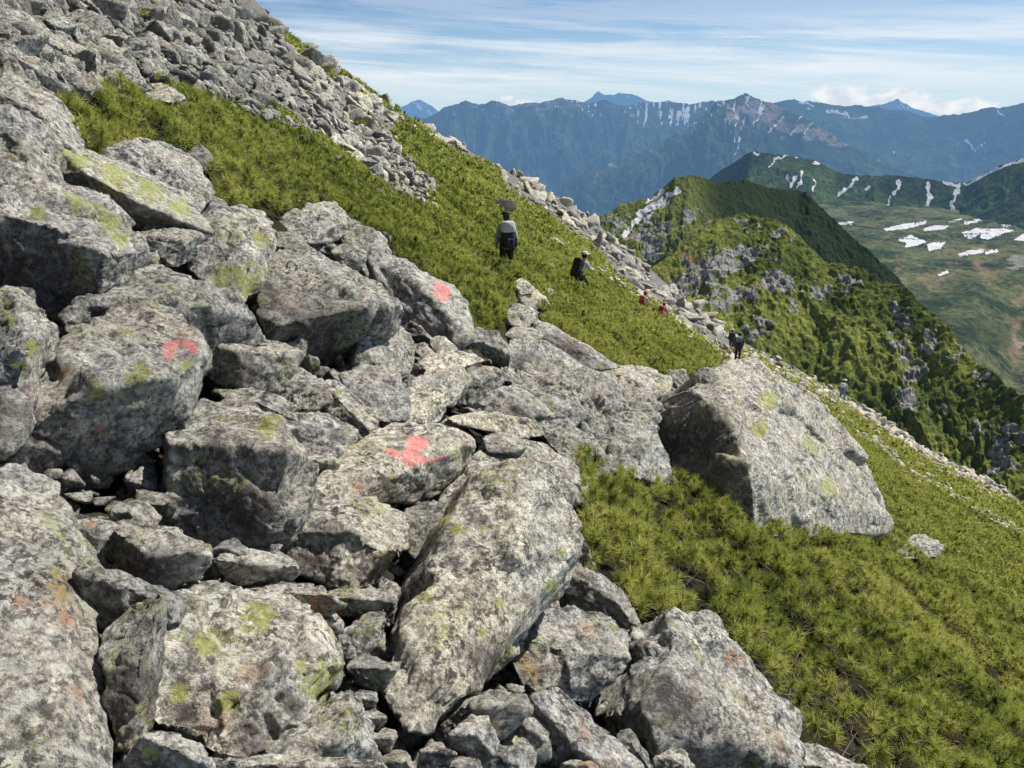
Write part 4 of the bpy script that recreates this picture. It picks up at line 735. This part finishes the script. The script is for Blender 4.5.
GS = [(2.2, [(753, 152), (758, 154)]), (1.1, [(769, 167), (775, 160), (786, 156)]), (1.3, [(796, 158), (804, 155)]), (1.2, [(813, 162), (819, 164)]), (1.5, [(787, 177), (791, 187), (795, 179)]), (1.3, [(802, 173), (802, 180), (798, 187)]), (1.2, [(815, 177), (816, 184), (812, 190)]), (1.4, [(856, 179), (849, 187), (839, 196)]), (1.1, [(869, 186), (865, 190)]),
      (2.0, [(899, 181), (897, 188), (894, 194)]), (1.1, [(890, 197), (888, 205), (887, 213)]), (2.2, [(928, 184), (929, 195), (927, 212)]), (2.2, [(945, 182), (958, 186), (954, 198), (952, 212)]), (2.0, [(966, 184), (988, 173), (1010, 163), (1024, 160)]), (.9, [(842, 172), (850, 173)]), (.8, [(853, 211), (850, 213)])]
mountain('green_ridge', 'dark green ridge with short white snow gullies behind the plateau', [(640, 215), (690, 190), (710, 178), (725, 168), (740, 158), (752, 151), (765, 153), (790, 156), (815, 160), (835, 171), (860, 175), (900, 175.5), (920, 178), (945, 181.5), (965, 183), (985, 174), (1000, 165), (1024, 158), (1060, 150), (1300, 110)],
         [(640, 3000), (750, 2700), (1300, 2200)], 900, .40, 210, .20, grn_m, 41, nu=800, nv=200, snow=GS, jag=4, small=2.5, autorock=0)
# plateau with snow patches: one sheet that runs on to the horizon
def plat(x, y):
    r = np.hypot(x, y); a = np.arctan2(x, y)
    z = -248+16*fbm(P3(x/260, y/260), 5, 51)+9*ridged(P3(x/110, y/110), 4, 52)
    z = z-np.clip((1250-r)/600, 0, 1)**1.3*40*(1+.5*fbm(P3(x/150, y/150), 3, 8))
    z = z-np.clip((a-math.radians(31.5))/.05, 0, 1)*np.clip((1500-r)/500, 0, 1)*50
    z = z-np.clip(r-2700, 0, 1e9)*.12
    z = z-np.clip((math.radians(17.5)-a)/.05, 0, 1)*np.clip((r-500)/300, 0, 1)*900
    return np.where(r > 3500, np.maximum(z, -1400), z)
az = np.linspace(math.radians(-75), math.radians(62), 900); rr = np.concatenate([np.geomspace(250, 700, 40)[:-1], np.geomspace(700, 2700, 300), np.geomspace(2750, 90000, 60)])
A, Rr = np.meshgrid(az, rr, indexing='ij'); X, Y = Rr*np.sin(A), Rr*np.cos(A); Z = plat(X, Y); Z = np.where(Rr < 650, np.minimum(Z, -250-(650-Rr)*.2), Z)
px, py = proj(P3(X, Y, Z))
plm = mount_material('plateau_meadow', (.04, .068, .026), (.19, .20, .09), (.36, .34, .31), .07, .014, 6, 15000.)
at = {'rock': blobs_at(px, py, [(1016, 262, 14, 6), (1020, 340, 8, 10)]), 'warm': blobs_at(px, py, [(930, 279, 14, 3), (946, 272, 10, 3), (905, 268, 6, 4), (965, 250, 26, 2.5), (1021, 292, 9, 8), (1015, 345, 8, 26), (985, 270, 16, 3)])*.75, 'snow': px*0, 'tree': blobs_at(px, py, [(900, 300, 60, 12), (980, 330, 40, 14), (870, 255, 16, 8)])*.6}
me = mk('plateau', P3(X, Y, Z).reshape(-1, 3), grid_faces(*A.shape)[:, ::-1], plm, attrs={a: b.ravel() for a, b in at.items()})
tag(link('plateau', me), 'rolling green plateau and valley floor reaching to the horizon', 'ground', kind='structure')
def snow_material():
    m, nt = newmat('old_snow'); s = NT(nt); tc = s.n('ShaderNodeTexCoord')
    c = s.mix(s.noise(tc.outputs['Object'], .05, 5, .7), (.60, .61, .63), (.86, .87, .89)); p = s.n('ShaderNodeBsdfPrincipled'); s.put(p.inputs['Base Color'], c); p.inputs['Roughness'].default_value = .8
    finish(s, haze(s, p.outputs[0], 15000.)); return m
SNOW = snow_material()
SP_ = [('long thin snow patch, first from the left in the upper row on the plateau', [(884, 229), (905, 224), (927, 221), (926, 224), (905, 229), (886, 231)]), ('flat snow patch right of the long thin one', [(923, 229), (935, 226), (949, 226), (945, 229), (925, 231.5)]),
       ('largest snow patch on the plateau with a pointed lower side', [(962, 233), (975, 229), (1005, 229), (1013, 231), (998, 235), (988, 239.5), (980, 238), (981, 234), (966, 236.5)]), ('heart shaped snow patch at the left of the plateau', [(898, 240), (912, 235), (915, 238), (927, 242), (916, 246), (905, 247.5), (907, 243), (900, 241.5)]),
       ('rounded snow patch right of the heart shaped one', [(927, 245), (932, 243), (945, 243), (941, 248.5), (929, 251.5)]), ('narrow snow patch below the largest one', [(958, 255), (968, 251), (985, 249.5), (983, 253), (960, 256.5)]), ('short snow streak continuing the narrow patch to the right', [(985, 252), (997, 249.5), (999, 252), (986, 254.5)]),
       ('snow patch cut by the right frame edge', [(1014, 240), (1024, 234), (1045, 232), (1045, 240), (1020, 241)]), ('faint snow streak at the top of the plateau', [(946, 222), (962, 218.5), (961, 221), (948, 223.5)]), ('curved snow streak above the largest snow patch', [(964, 223), (981, 218), (981, 221), (966, 224.5)]),
       ('pale snow streak near the right edge above the cut patch', [(1000, 225.5), (1040, 221), (1040, 223.5), (1002, 226.5)]), ('tiny snow patch on the brown slope below the others', [(938, 275), (947, 270.5), (949, 273), (940, 276.5)]), ('thin snow streak just beyond the dark wooded ridge', [(838, 223), (853, 221.5), (852, 224), (840, 225)]), ('farthest thin snow streak under the green ridge at the right', [(1010, 212.5), (1045, 210.5), (1045, 212.5)])]
for (lb, pl) in SP_:
    a = np.array(pl); gx = np.arange(a[:, 0].min()-.6, a[:, 0].max()+.7, .35); gy = np.arange(a[:, 1].min()-.6, a[:, 1].max()+.7, .22)
    GX, GY = np.meshgrid(gx, gy, indexing='ij'); d = rays(GX, GY); t = -248/d[..., 2]
    for _ in range(7): P = d*t[..., None]; t = t*.4+.6*np.clip(plat(P[..., 0], P[..., 1])/d[..., 2], 600, 2650)
    P = d*t[..., None]; P[..., 2] = plat(P[..., 0], P[..., 1])+.6
    ins = sdist(GX, GY, pl)+.35+.8*fbm(P3(GX*.45, GY*.9), 4, 77, .65) > 0
    fc = grid_faces(*GX.shape); keep = ins.ravel()[fc].all(1); fc = fc[keep]
    if len(fc) < 2: continue
    us, inv = np.unique(fc, return_inverse=True); Pv = P.reshape(-1, 3)[us]; o0 = Pv.mean(0)
    ob = link('snow_patch', mk('snow_patch', Pv-o0, inv.reshape(fc.shape)[:, ::-1], SNOW)); ob.location = o0; tag(ob, lb, 'snow patch', 'snow patches on the plateau')
# wooded ridge and near spur
near_m = mount_material('near_ridge', (.13, .17, .040), (.30, .325, .075), (.50, .485, .45), .45, .045, 1.4, 15000., treec=(.016, .028, .010))
mountain('wooded_ridge', 'dark wooded ridge peak with a snow couloir on its left side', [(520, 270), (560, 235), (600, 215), (620, 204), (640, 200), (662, 190), (675, 178), (690, 173), (705, 178), (716, 183), (745, 180), (770, 189), (800, 191), (815, 200), (830, 215), (850, 236), (870, 251), (885, 263), (900, 281), (920, 306), (960, 350), (1020, 420)],
         [(520, 430), (690, 460), (800, 520), (1020, 460)], 260, .60, 60, .27, near_m, 61, nu=800, nv=320, jag=2.2, small=2.6, aniso=1.7,
         tree=lambda px, py, X, Y: np.clip(.45+(px-690)/60, 0, 1)*np.clip(1-(py-190-(px-700)*.75)/90, .0, 1)+.0*px,
         snow=[(2.2, [(625, 236), (634, 222), (642, 213)]), (2.8, [(634, 222), (645, 211), (657, 205), (668, 196), (678, 191)]), (1.8, [(648, 202), (655, 197), (661, 192)]), (1.2, [(644, 220), (652, 214)]), (1.3, [(662, 207), (668, 202)])],
         rock=[(686, 217, 8, 11), (664, 234, 12, 8), (640, 230, 14, 12), (650, 250, 20, 12), (612, 225, 12, 8)], warm=[(688, 259, 5, 14), (640, 222, 8, 6), (712, 232, 2, 16)])
mountain('rocky_spur', 'green spur with grey rock outcrops below the wooded ridge', [(560, 330), (620, 290), (660, 262), (690, 236), (705, 226), (718, 216), (745, 212), (765, 217), (785, 224), (800, 238), (820, 254), (830, 261), (850, 264), (870, 272), (885, 278), (900, 284), (910, 291), (935, 315), (960, 340), (985, 365), (1010, 388), (1024, 400), (1060, 432), (1150, 520)],
         [(560, 210), (745, 260), (900, 230), (1024, 180), (1150, 150)], 130, .56, 34, .15, near_m, 71, nu=900, nv=360, jag=1.4, small=1.9, aniso=1.4,
         rock=[(743, 222, 9, 9), (780, 232, 10, 8), (728, 264, 26, 12), (756, 256, 18, 8), (777, 285, 24, 8), (730, 298, 26, 14), (761, 319, 10, 7), (793, 306, 8, 7), (819, 295, 12, 9), (853, 282, 16, 9), (754, 332, 16, 10), (700, 275, 18, 16), (680, 290, 20, 14), (898, 317, 7, 14), (898, 344, 9, 14), (912, 375, 12, 18), (903, 402, 16, 12), (925, 341, 9, 16), (983, 378, 10, 10), (996, 456, 14, 22), (1013, 432, 12, 14), (960, 350, 7, 10), (948, 410, 8, 6), (975, 430, 10, 6)],
         warm=[(690, 262, 5, 10)])
# ------------------------------------------------------------------ people
def flat(name, col, rough=.8, sc=60, var=.25):
    m, nt = newmat(name); s = NT(nt); tc = s.n('ShaderNodeTexCoord')
    c = s.mix(s.noise(tc.outputs['Object'], sc, 3), tuple(x*(1-var) for x in col), tuple(min(1, x*(1+var)) for x in col))
    p = s.n('ShaderNodeBsdfPrincipled'); s.put(p.inputs['Base Color'], c); p.inputs['Roughness'].default_value = rough; finish(s, p.outputs[0]); return m
SKIN = flat('skin', (.42, .25, .17)); BLACK = flat('black_nylon', (.012, .012, .015), .6); WHITE = flat('pale_grey_fabric', (.60, .61, .63)); SHIRT = flat('light_shirt', (.42, .44, .46)); NAVY = flat('dark_trousers', (.02, .025, .04))
RED = flat('red_fabric', (.50, .05, .05)); PINK = flat('faded_red_fabric', (.60, .22, .20)); GREYB = flat('blue_grey_fabric', (.16, .20, .24)); HAIR = flat('dark_hair', (.012, .010, .009)); SHOE = flat('brown_leather', (.06, .04, .03))
DG = lambda: bpy.context.evaluated_depsgraph_get()
def skin_mesh(name, V, E, Rd, mat, sub=2):
    me = bpy.data.meshes.new(name); me.from_pydata([tuple(v) for v in V], E, []); o = bpy.data.objects.new('tmp', me); COL.objects.link(o)
    sk = o.modifiers.new('s', 'SKIN'); sk.use_smooth_shade = True
    for i, r in enumerate(Rd):
        r = r if isinstance(r, tuple) else (r, r); me.skin_vertices[0].data[i].radius = r; me.skin_vertices[0].data[i].use_root = (i == 0)
    sb = o.modifiers.new('u', 'SUBSURF'); sb.levels = sub
    res = bpy.data.meshes.new_from_object(o.evaluated_get(DG())); res.name = name; bpy.data.objects.remove(o); bpy.data.meshes.remove(me)
    res.materials.clear(); res.materials.append(mat)
    res.polygons.foreach_set('use_smooth', np.ones(len(res.polygons), bool)); return res
def lathe_blob(name, c, r, mat, seed=0, lv=3, square=2.6):
    U, Fc = ICO[lv]; p = (np.abs(U)**square).sum(1)**(-1/square); V = U*p[:, None]*np.array(r)+np.array(c); V += fbm(V*9, 2, seed)[:, None]*.01*U; return mk(name, V, Fc, mat)
def person(loc, yaw, label, pose, top, legs_m, hat, shorts=False, pack=None, pack_label=None, sc=1.0, bare=False):
    """facing +Y before yaw; 1.68 m tall"""
    root = bpy.data.objects.new('person', None); COL.objects.link(root); root.location = loc; root.rotation_euler = (0, 0, yaw); root.scale = (sc,)*3
    tag(root, label, 'person', 'hikers on the slope')
    ln = pose.get('lean', .08); st = pose.get('step', .16); kn = pose.get('crouch', 0); ar = pose.get('arm', 0)
    hip = np.array([0, 0, .88-kn]); chest = hip+np.array([0, .36*math.sin(ln)+.02, .38*math.cos(ln)]); neck = hip+np.array([0, .52*math.sin(ln), .54*math.cos(ln)]); head = neck+np.array([0, .05+.04*math.sin(ln), .17])
    V = [hip, hip+[0, .01, .18], chest, neck, neck+np.array([0, .02, .07]), head-[0, 0, .03], head+[0, .0, .07]]; E = [(0, 1), (1, 2), (2, 3), (3, 4), (4, 5), (5, 6)]; Rd = [(.15, .11), (.13, .10), (.16, .115), (.09, .07), .052, (.075, .085), (.075, .09)]
    joints = {}
    for sgn in (-1, 1):
        b = len(V); f = st*sgn; hp = hip+[.09*sgn, 0, -.05]; kneev = np.array([.10*sgn, f*.6+.10+kn*.6, .46-kn*.35]); ank = np.array([.10*sgn, f-.02, .09]); toe = np.array([.11*sgn, f+.15, .03])
        V += [hp, kneev, ank, toe]; E += [(0, b), (b, b+1), (b+1, b+2), (b+2, b+3)]; Rd += [(.085, .09), (.058, .06), (.038, .042), (.035, .03)]; joints[sgn] = (hp, kneev, ank, toe)
        b = len(V); sh = chest+[.17*sgn, 0, .10]; el = sh+[.06*sgn, -.02+.12*ar, -.27+.05*ar]; wr = el+[.00, .10+.16*ar*(1 if sgn > 0 else .6), -.22+.14*ar]; hd = wr+[0, .05, -.07+.05*ar]
        V += [sh, el, wr, hd]; E += [(2, b), (b, b+1), (b+1, b+2), (b+2, b+3)]; Rd += [.055, .042, .03, (.035, .02)]; joints[(sgn, 'a')] = (sh, el, wr, hd)
    link('body', skin_mesh('body', V, E, Rd, SKIN), root)
    V = [hip+[0, 0, .02], hip+[0, .01, .18], chest, neck-[0, 0, .01]]; E = [(0, 1), (1, 2), (2, 3)]; Rd = [(.165, .125), (.155, .12), (.175, .13), (.085, .07)]
    for sgn in (-1, 1):
        sh, el, wr, hd = joints[(sgn, 'a')]; b = len(V); V += [sh, el, el+(wr-el)*(.1 if bare else .9)]; E += [(2, b), (b, b+1), (b+1, b+2)]; Rd += [.072, .058, .05]
    link('shirt', skin_mesh('shirt', V, E, Rd, top), root)
    V = [hip+[0, 0, .04]]; E = []; Rd = [(.165, .125)]
    for sgn in (-1, 1):
        hp, kv, ank, toe = joints[sgn]; b = len(V); V += [hp, hp+(kv-hp)*.85 if shorts else kv]; E += [(0, b), (b, b+1)]; Rd += [(.105, .11), .082 if shorts else .072]
        if not shorts: V.append(ank+[0, 0, .04]); E.append((b+1, b+2)); Rd.append(.055)
    link('shorts' if shorts else 'trousers', skin_mesh('trousers', V, E, Rd, legs_m), root)
    for sgn in (-1, 1):
        hp, kv, ank, toe = joints[sgn]; link('boot', skin_mesh('boot', [ank+[0, -.03, -.05], ank+[0, 0, .03], (ank+toe)/2+[0, 0, -.01], toe], [(0, 1), (0, 2), (2, 3)], [.05, .048, .048, .042], SHOE, 1), root)
    link('hair', lathe_blob('hair', head+[0, -.025, .015], (.083, .092, .115), HAIR, 2), root)
    ht = link('hat', lathe_blob('hat', head+[0, 0, .085], (.10, .115, .06), hat, 3), root)
    U, Fc = ICO[3]; br = U*np.array([.15, .18, .012])+head+np.array([0, .03, .06]); link('brim', mk('brim', br, Fc, hat), ht)
    for sgn in (-1, 1):
        link('eye', lathe_blob('eye', head+[.03*sgn, .088, .02], (.012, .006, .008), BLACK, 0, 2), root)
    link('nose', lathe_blob('nose', head+[0, .10, -.01], (.012, .018, .02), SKIN, 0, 2), root)
    if pack:
        pr = bpy.data.objects.new('backpack', None); COL.objects.link(pr); R3 = Matrix.Rotation(yaw, 3, 'Z'); pr.location = Vector(loc)+R3@Vector((0, -.0, .0)); pr.rotation_euler = (0, 0, yaw); pr.scale = (sc,)*3
        tag(pr, pack_label, 'backpack'); c = (chest+hip)/2+np.array([0, -.25, .06])
        U, Fc = ICO[4]
        def blob(nm, cc, r, m, sq=4):
            p = (np.abs(U)**sq).sum(1)**(-1/sq); V = U*p[:, None]*np.array(r); Rx = np.array(Matrix.Rotation(-ln, 3, 'X')); V = V@Rx.T+cc; V += fbm(V*12, 2, 5)[:, None]*.018*U; return link(nm, mk(nm, V, Fc, m), pr)
        blob('bag', c, (.17, .125, .26), pack[0]); blob('lid', c+np.array([0, .26*math.sin(ln), .23]), (.175, .145, .16), pack[1]); blob('front_pocket', c+np.array([0, -.13, -.12]), (.13, .05, .11), pack[0])
        for sgn in (-1, 1):
            blob('side_pocket', c+np.array([.18*sgn, 0, -.12]), (.045, .08, .12), pack[0])
            sp = [c+[.09*sgn, .10, .20], chest+[.10*sgn, .02, .17], chest+[.11*sgn, .14, .03], c+[.14*sgn, .14, -.14]]; link('strap', skin_mesh('strap', sp, [(0, 1), (1, 2), (2, 3)], [(.03, .01)]*4, BLACK, 1), pr)
    return root
def feet_at(px, py, sink=0.0):
    t, d = hit(np.array([px]), np.array([py])); p = d[0]*float(t[0]); return Vector((p[0], p[1], p[2]-sink))
PLIST = []
def dist_h(px, ytop, ybot, hgt):   # how far along the pixel's ray a person of that height stands
    return hgt*F/(ybot-ytop)
def put(px, head_y, hgt=1.68):
    """the place on the slope where a person of this height has his head at head_y"""
    best = None
    for fy in np.arange(head_y+8, head_y+95, .5):
        t, d = hit(np.array([px]), np.array([fy])); t = float(t[0])
        if t != t: continue
        p = d[0]*t; q = proj(np.array([p[0], p[1], p[2]+hgt])); e = abs(float(q[1])-head_y)
        if best is None or e < best[0]: best = (e, p, fy)
    return Vector(best[1])
p1 = feet_at(507, 271, .24)
person(p1, .15, 'hiker in pale shirt and black shorts walking away with a white topped backpack', dict(lean=.18, step=.12), SHIRT, BLACK, BLACK, True, (BLACK, WHITE), 'white topped black backpack on the nearest hiker', sc=.92)
p2 = feet_at(579, 288, .25)
person(p2, -.75, 'hiker in white hat and white shirt waist deep in the pine', dict(lean=.42, step=.2, crouch=.18, arm=1), WHITE, NAVY, WHITE, False, (BLACK, BLACK), 'black backpack on the hiker with the white hat', sc=.93)
person(feet_at(643, 308, .55), -.6, 'hiker low in the pine beside the skyline scree with a dark red pack', dict(lean=.3, step=.2, arm=.6), WHITE, NAVY, RED, False, (RED, PINK), 'dark red backpack farther down beside the scree', sc=.74)
person(feet_at(662, 319, .5), -.6, 'hiker wearing a faded red hat just ahead of the dark red pack', dict(lean=.3, step=.2, arm=.4), PINK, NAVY, PINK, False, (PINK, RED), 'faded red backpack of the hiker ahead', sc=.74)
person(feet_at(737, 362), -.3, 'hiker in dark clothes with a blue grey hat above the great pale boulder', dict(lean=.1, step=.15), BLACK, BLACK, GREYB, False, (BLACK, GREYB), 'dark backpack with blue grey lid above the great boulder', sc=.9)
person(feet_at(731, 347.5)-Vector((0, 0, .2)), -.3, 'hiker in black just beyond the one with the blue grey hat', dict(lean=.1, step=.2), BLACK, NAVY, WHITE, False, (BLACK, BLACK), 'all black backpack of the hiker beyond', sc=.85)
person(feet_at(841, 403), -.7, 'lone hiker in grey walking the far gravel trail', dict(lean=.12, step=.22, arm=.3), SHIRT, GREYB, WHITE, False, (GREYB, WHITE), 'grey backpack of the lone far hiker', sc=1.05)
# ------------------------------------------------------------------ sky and sun
SUN_DIR = Vector((.62, .33, .90)).normalized()
elev = math.asin(SUN_DIR.z); azs = math.atan2(SUN_DIR.x, SUN_DIR.y)
sl = bpy.data.lights.new('sun', 'SUN'); sl.energy = 5.0; sl.angle = math.radians(.5); sl.color = (1, .955, .88)
so = bpy.data.objects.new('sun', sl); COL.objects.link(so); so.rotation_euler = (-SUN_DIR).to_track_quat('-Z', 'Y').to_euler()
w = bpy.data.worlds.new('World'); SC.world = w; w.use_nodes = True; nt = w.node_tree; nt.nodes.clear(); s = NT(nt)
sky = s.n('ShaderNodeTexSky', sky_type='NISHITA'); sky.sun_disc = False; sky.sun_elevation = elev; sky.sun_rotation = azs; sky.altitude = 2800; sky.air_density = 1.0; sky.dust_density = .3; sky.ozone_density = 2.0
tc = s.n('ShaderNodeTexCoord'); sx = s.n('ShaderNodeSeparateXYZ'); s.put(sx.inputs[0], tc.outputs['Generated'])
azn = s.math('ARCTAN2', sx.outputs[0], sx.outputs[1]); eln = s.math('ARCSINE', sx.outputs[2])
def cv(a, b, c=0.0, tilt=0.0):
    nd = s.n('ShaderNodeCombineXYZ'); s.put(nd.inputs[0], s.math('MULTIPLY', azn, a)); s.put(nd.inputs[1], s.math('ADD', s.math('MULTIPLY', eln, b), s.math('MULTIPLY', azn, tilt))); nd.inputs[2].default_value = c; return nd.outputs[0]
streak = s.noise(cv(2.6, 40, 3.3, 2.0), 1, 9, .66, .35); veil = s.noise(cv(1.2, 9, 8.1, .5), 1, 5, .55, .3); thin = s.noise(cv(5, 70, 1.7, 3.0), 1, 6, .7, .4)
band = s.ramp(eln, [(0, 0), (.020, .25), (.045, .85), (.085, .8), (.11, .35), (.16, .45), (.5, .3), (1, .1)])
cl = s.math('MULTIPLY', s.ramp(streak, [(.40, .05), (.58, 1)]), band)
cl = s.math('ADD', cl, s.math('MULTIPLY', s.ramp(thin, [(.50, 0), (.68, .5)]), s.ramp(veil, [(.4, 0), (.6, 1)])), True)
skyc = s.n('ShaderNodeHueSaturation'); s.put(skyc.inputs['Color'], sky.outputs[0]); skyc.inputs['Saturation'].default_value = 1.22
mult = s.mix(1, skyc.outputs[0], (.088, .092, .096), 'MULTIPLY')
mult = s.mix(s.ramp(eln, [(0, .75), (.05, .5), (.12, .0)]), mult, (.56, .74, .90))
cl = s.math('MULTIPLY', cl, s.ramp(eln, [(0, 1), (.18, 1), (.34, .25), (1, .1)]))
mult = s.mix(1, mult, s.ramp(eln, [(0, 1.0), (.16, 1.0), (.40, .45), (1, .30)]), 'MULTIPLY')
c = s.mix(s.math('MULTIPLY', cl, .88), mult, (.86, .91, .96))
# low cumulus on the right horizon
def blob(a0, e0, ra, re):
    da = s.math('DIVIDE', s.math('SUBTRACT', azn, a0), ra); de = s.math('DIVIDE', s.math('SUBTRACT', eln, e0), re)
    return s.math('SUBTRACT', 1, s.math('SQRT', s.math('ADD', s.math('MULTIPLY', da, da), s.math('MULTIPLY', de, de))))
def dirn(px, py):
    d = rays(px, py); d = d/np.linalg.norm(d); return math.atan2(d[0], d[1]), math.asin(d[2])
cu = None
for (x, y, rx, ry) in ((838, 96, 30, 12), (905, 100, 28, 13), (950, 106, 50, 8), (870, 102, 60, 8), (524, 103, 14, 4), (506, 98, 8, 3)):
    a0, e0 = dirn(x, y); bl = blob(a0, e0, rx/F*.95, ry/F); cu = bl if cu is None else s.math('MAXIMUM', cu, bl)
cn = s.noise(cv(38, 60, 5), 1, 6, .6); cf = s.ramp(s.math('ADD', cu, s.math('MULTIPLY', s.math('SUBTRACT', cn, .5), 1.8)), [(.12, 0), (.38, 1)])
cshade = s.ramp(s.noise(cv(38, 60, 7.3), 1, 4), [(.35, (.66, .74, .84)), (.6, (.95, .95, .96))])
c = s.mix(s.math('MULTIPLY', cf, .85), c, cshade)
bg = s.n('ShaderNodeBackground'); s.put(bg.inputs[0], c); bg.inputs[1].default_value = 1.0
wo = s.n('ShaderNodeOutputWorld'); s.put(wo.inputs[0], bg.outputs[0])
SC.view_settings.view_transform = 'Standard'; SC.view_settings.look = 'None'; SC.view_settings.exposure = 0; SC.view_settings.gamma = 1
SC.cycles.max_bounces = 5; SC.cycles.diffuse_bounces = 3; SC.cycles.use_denoising = True
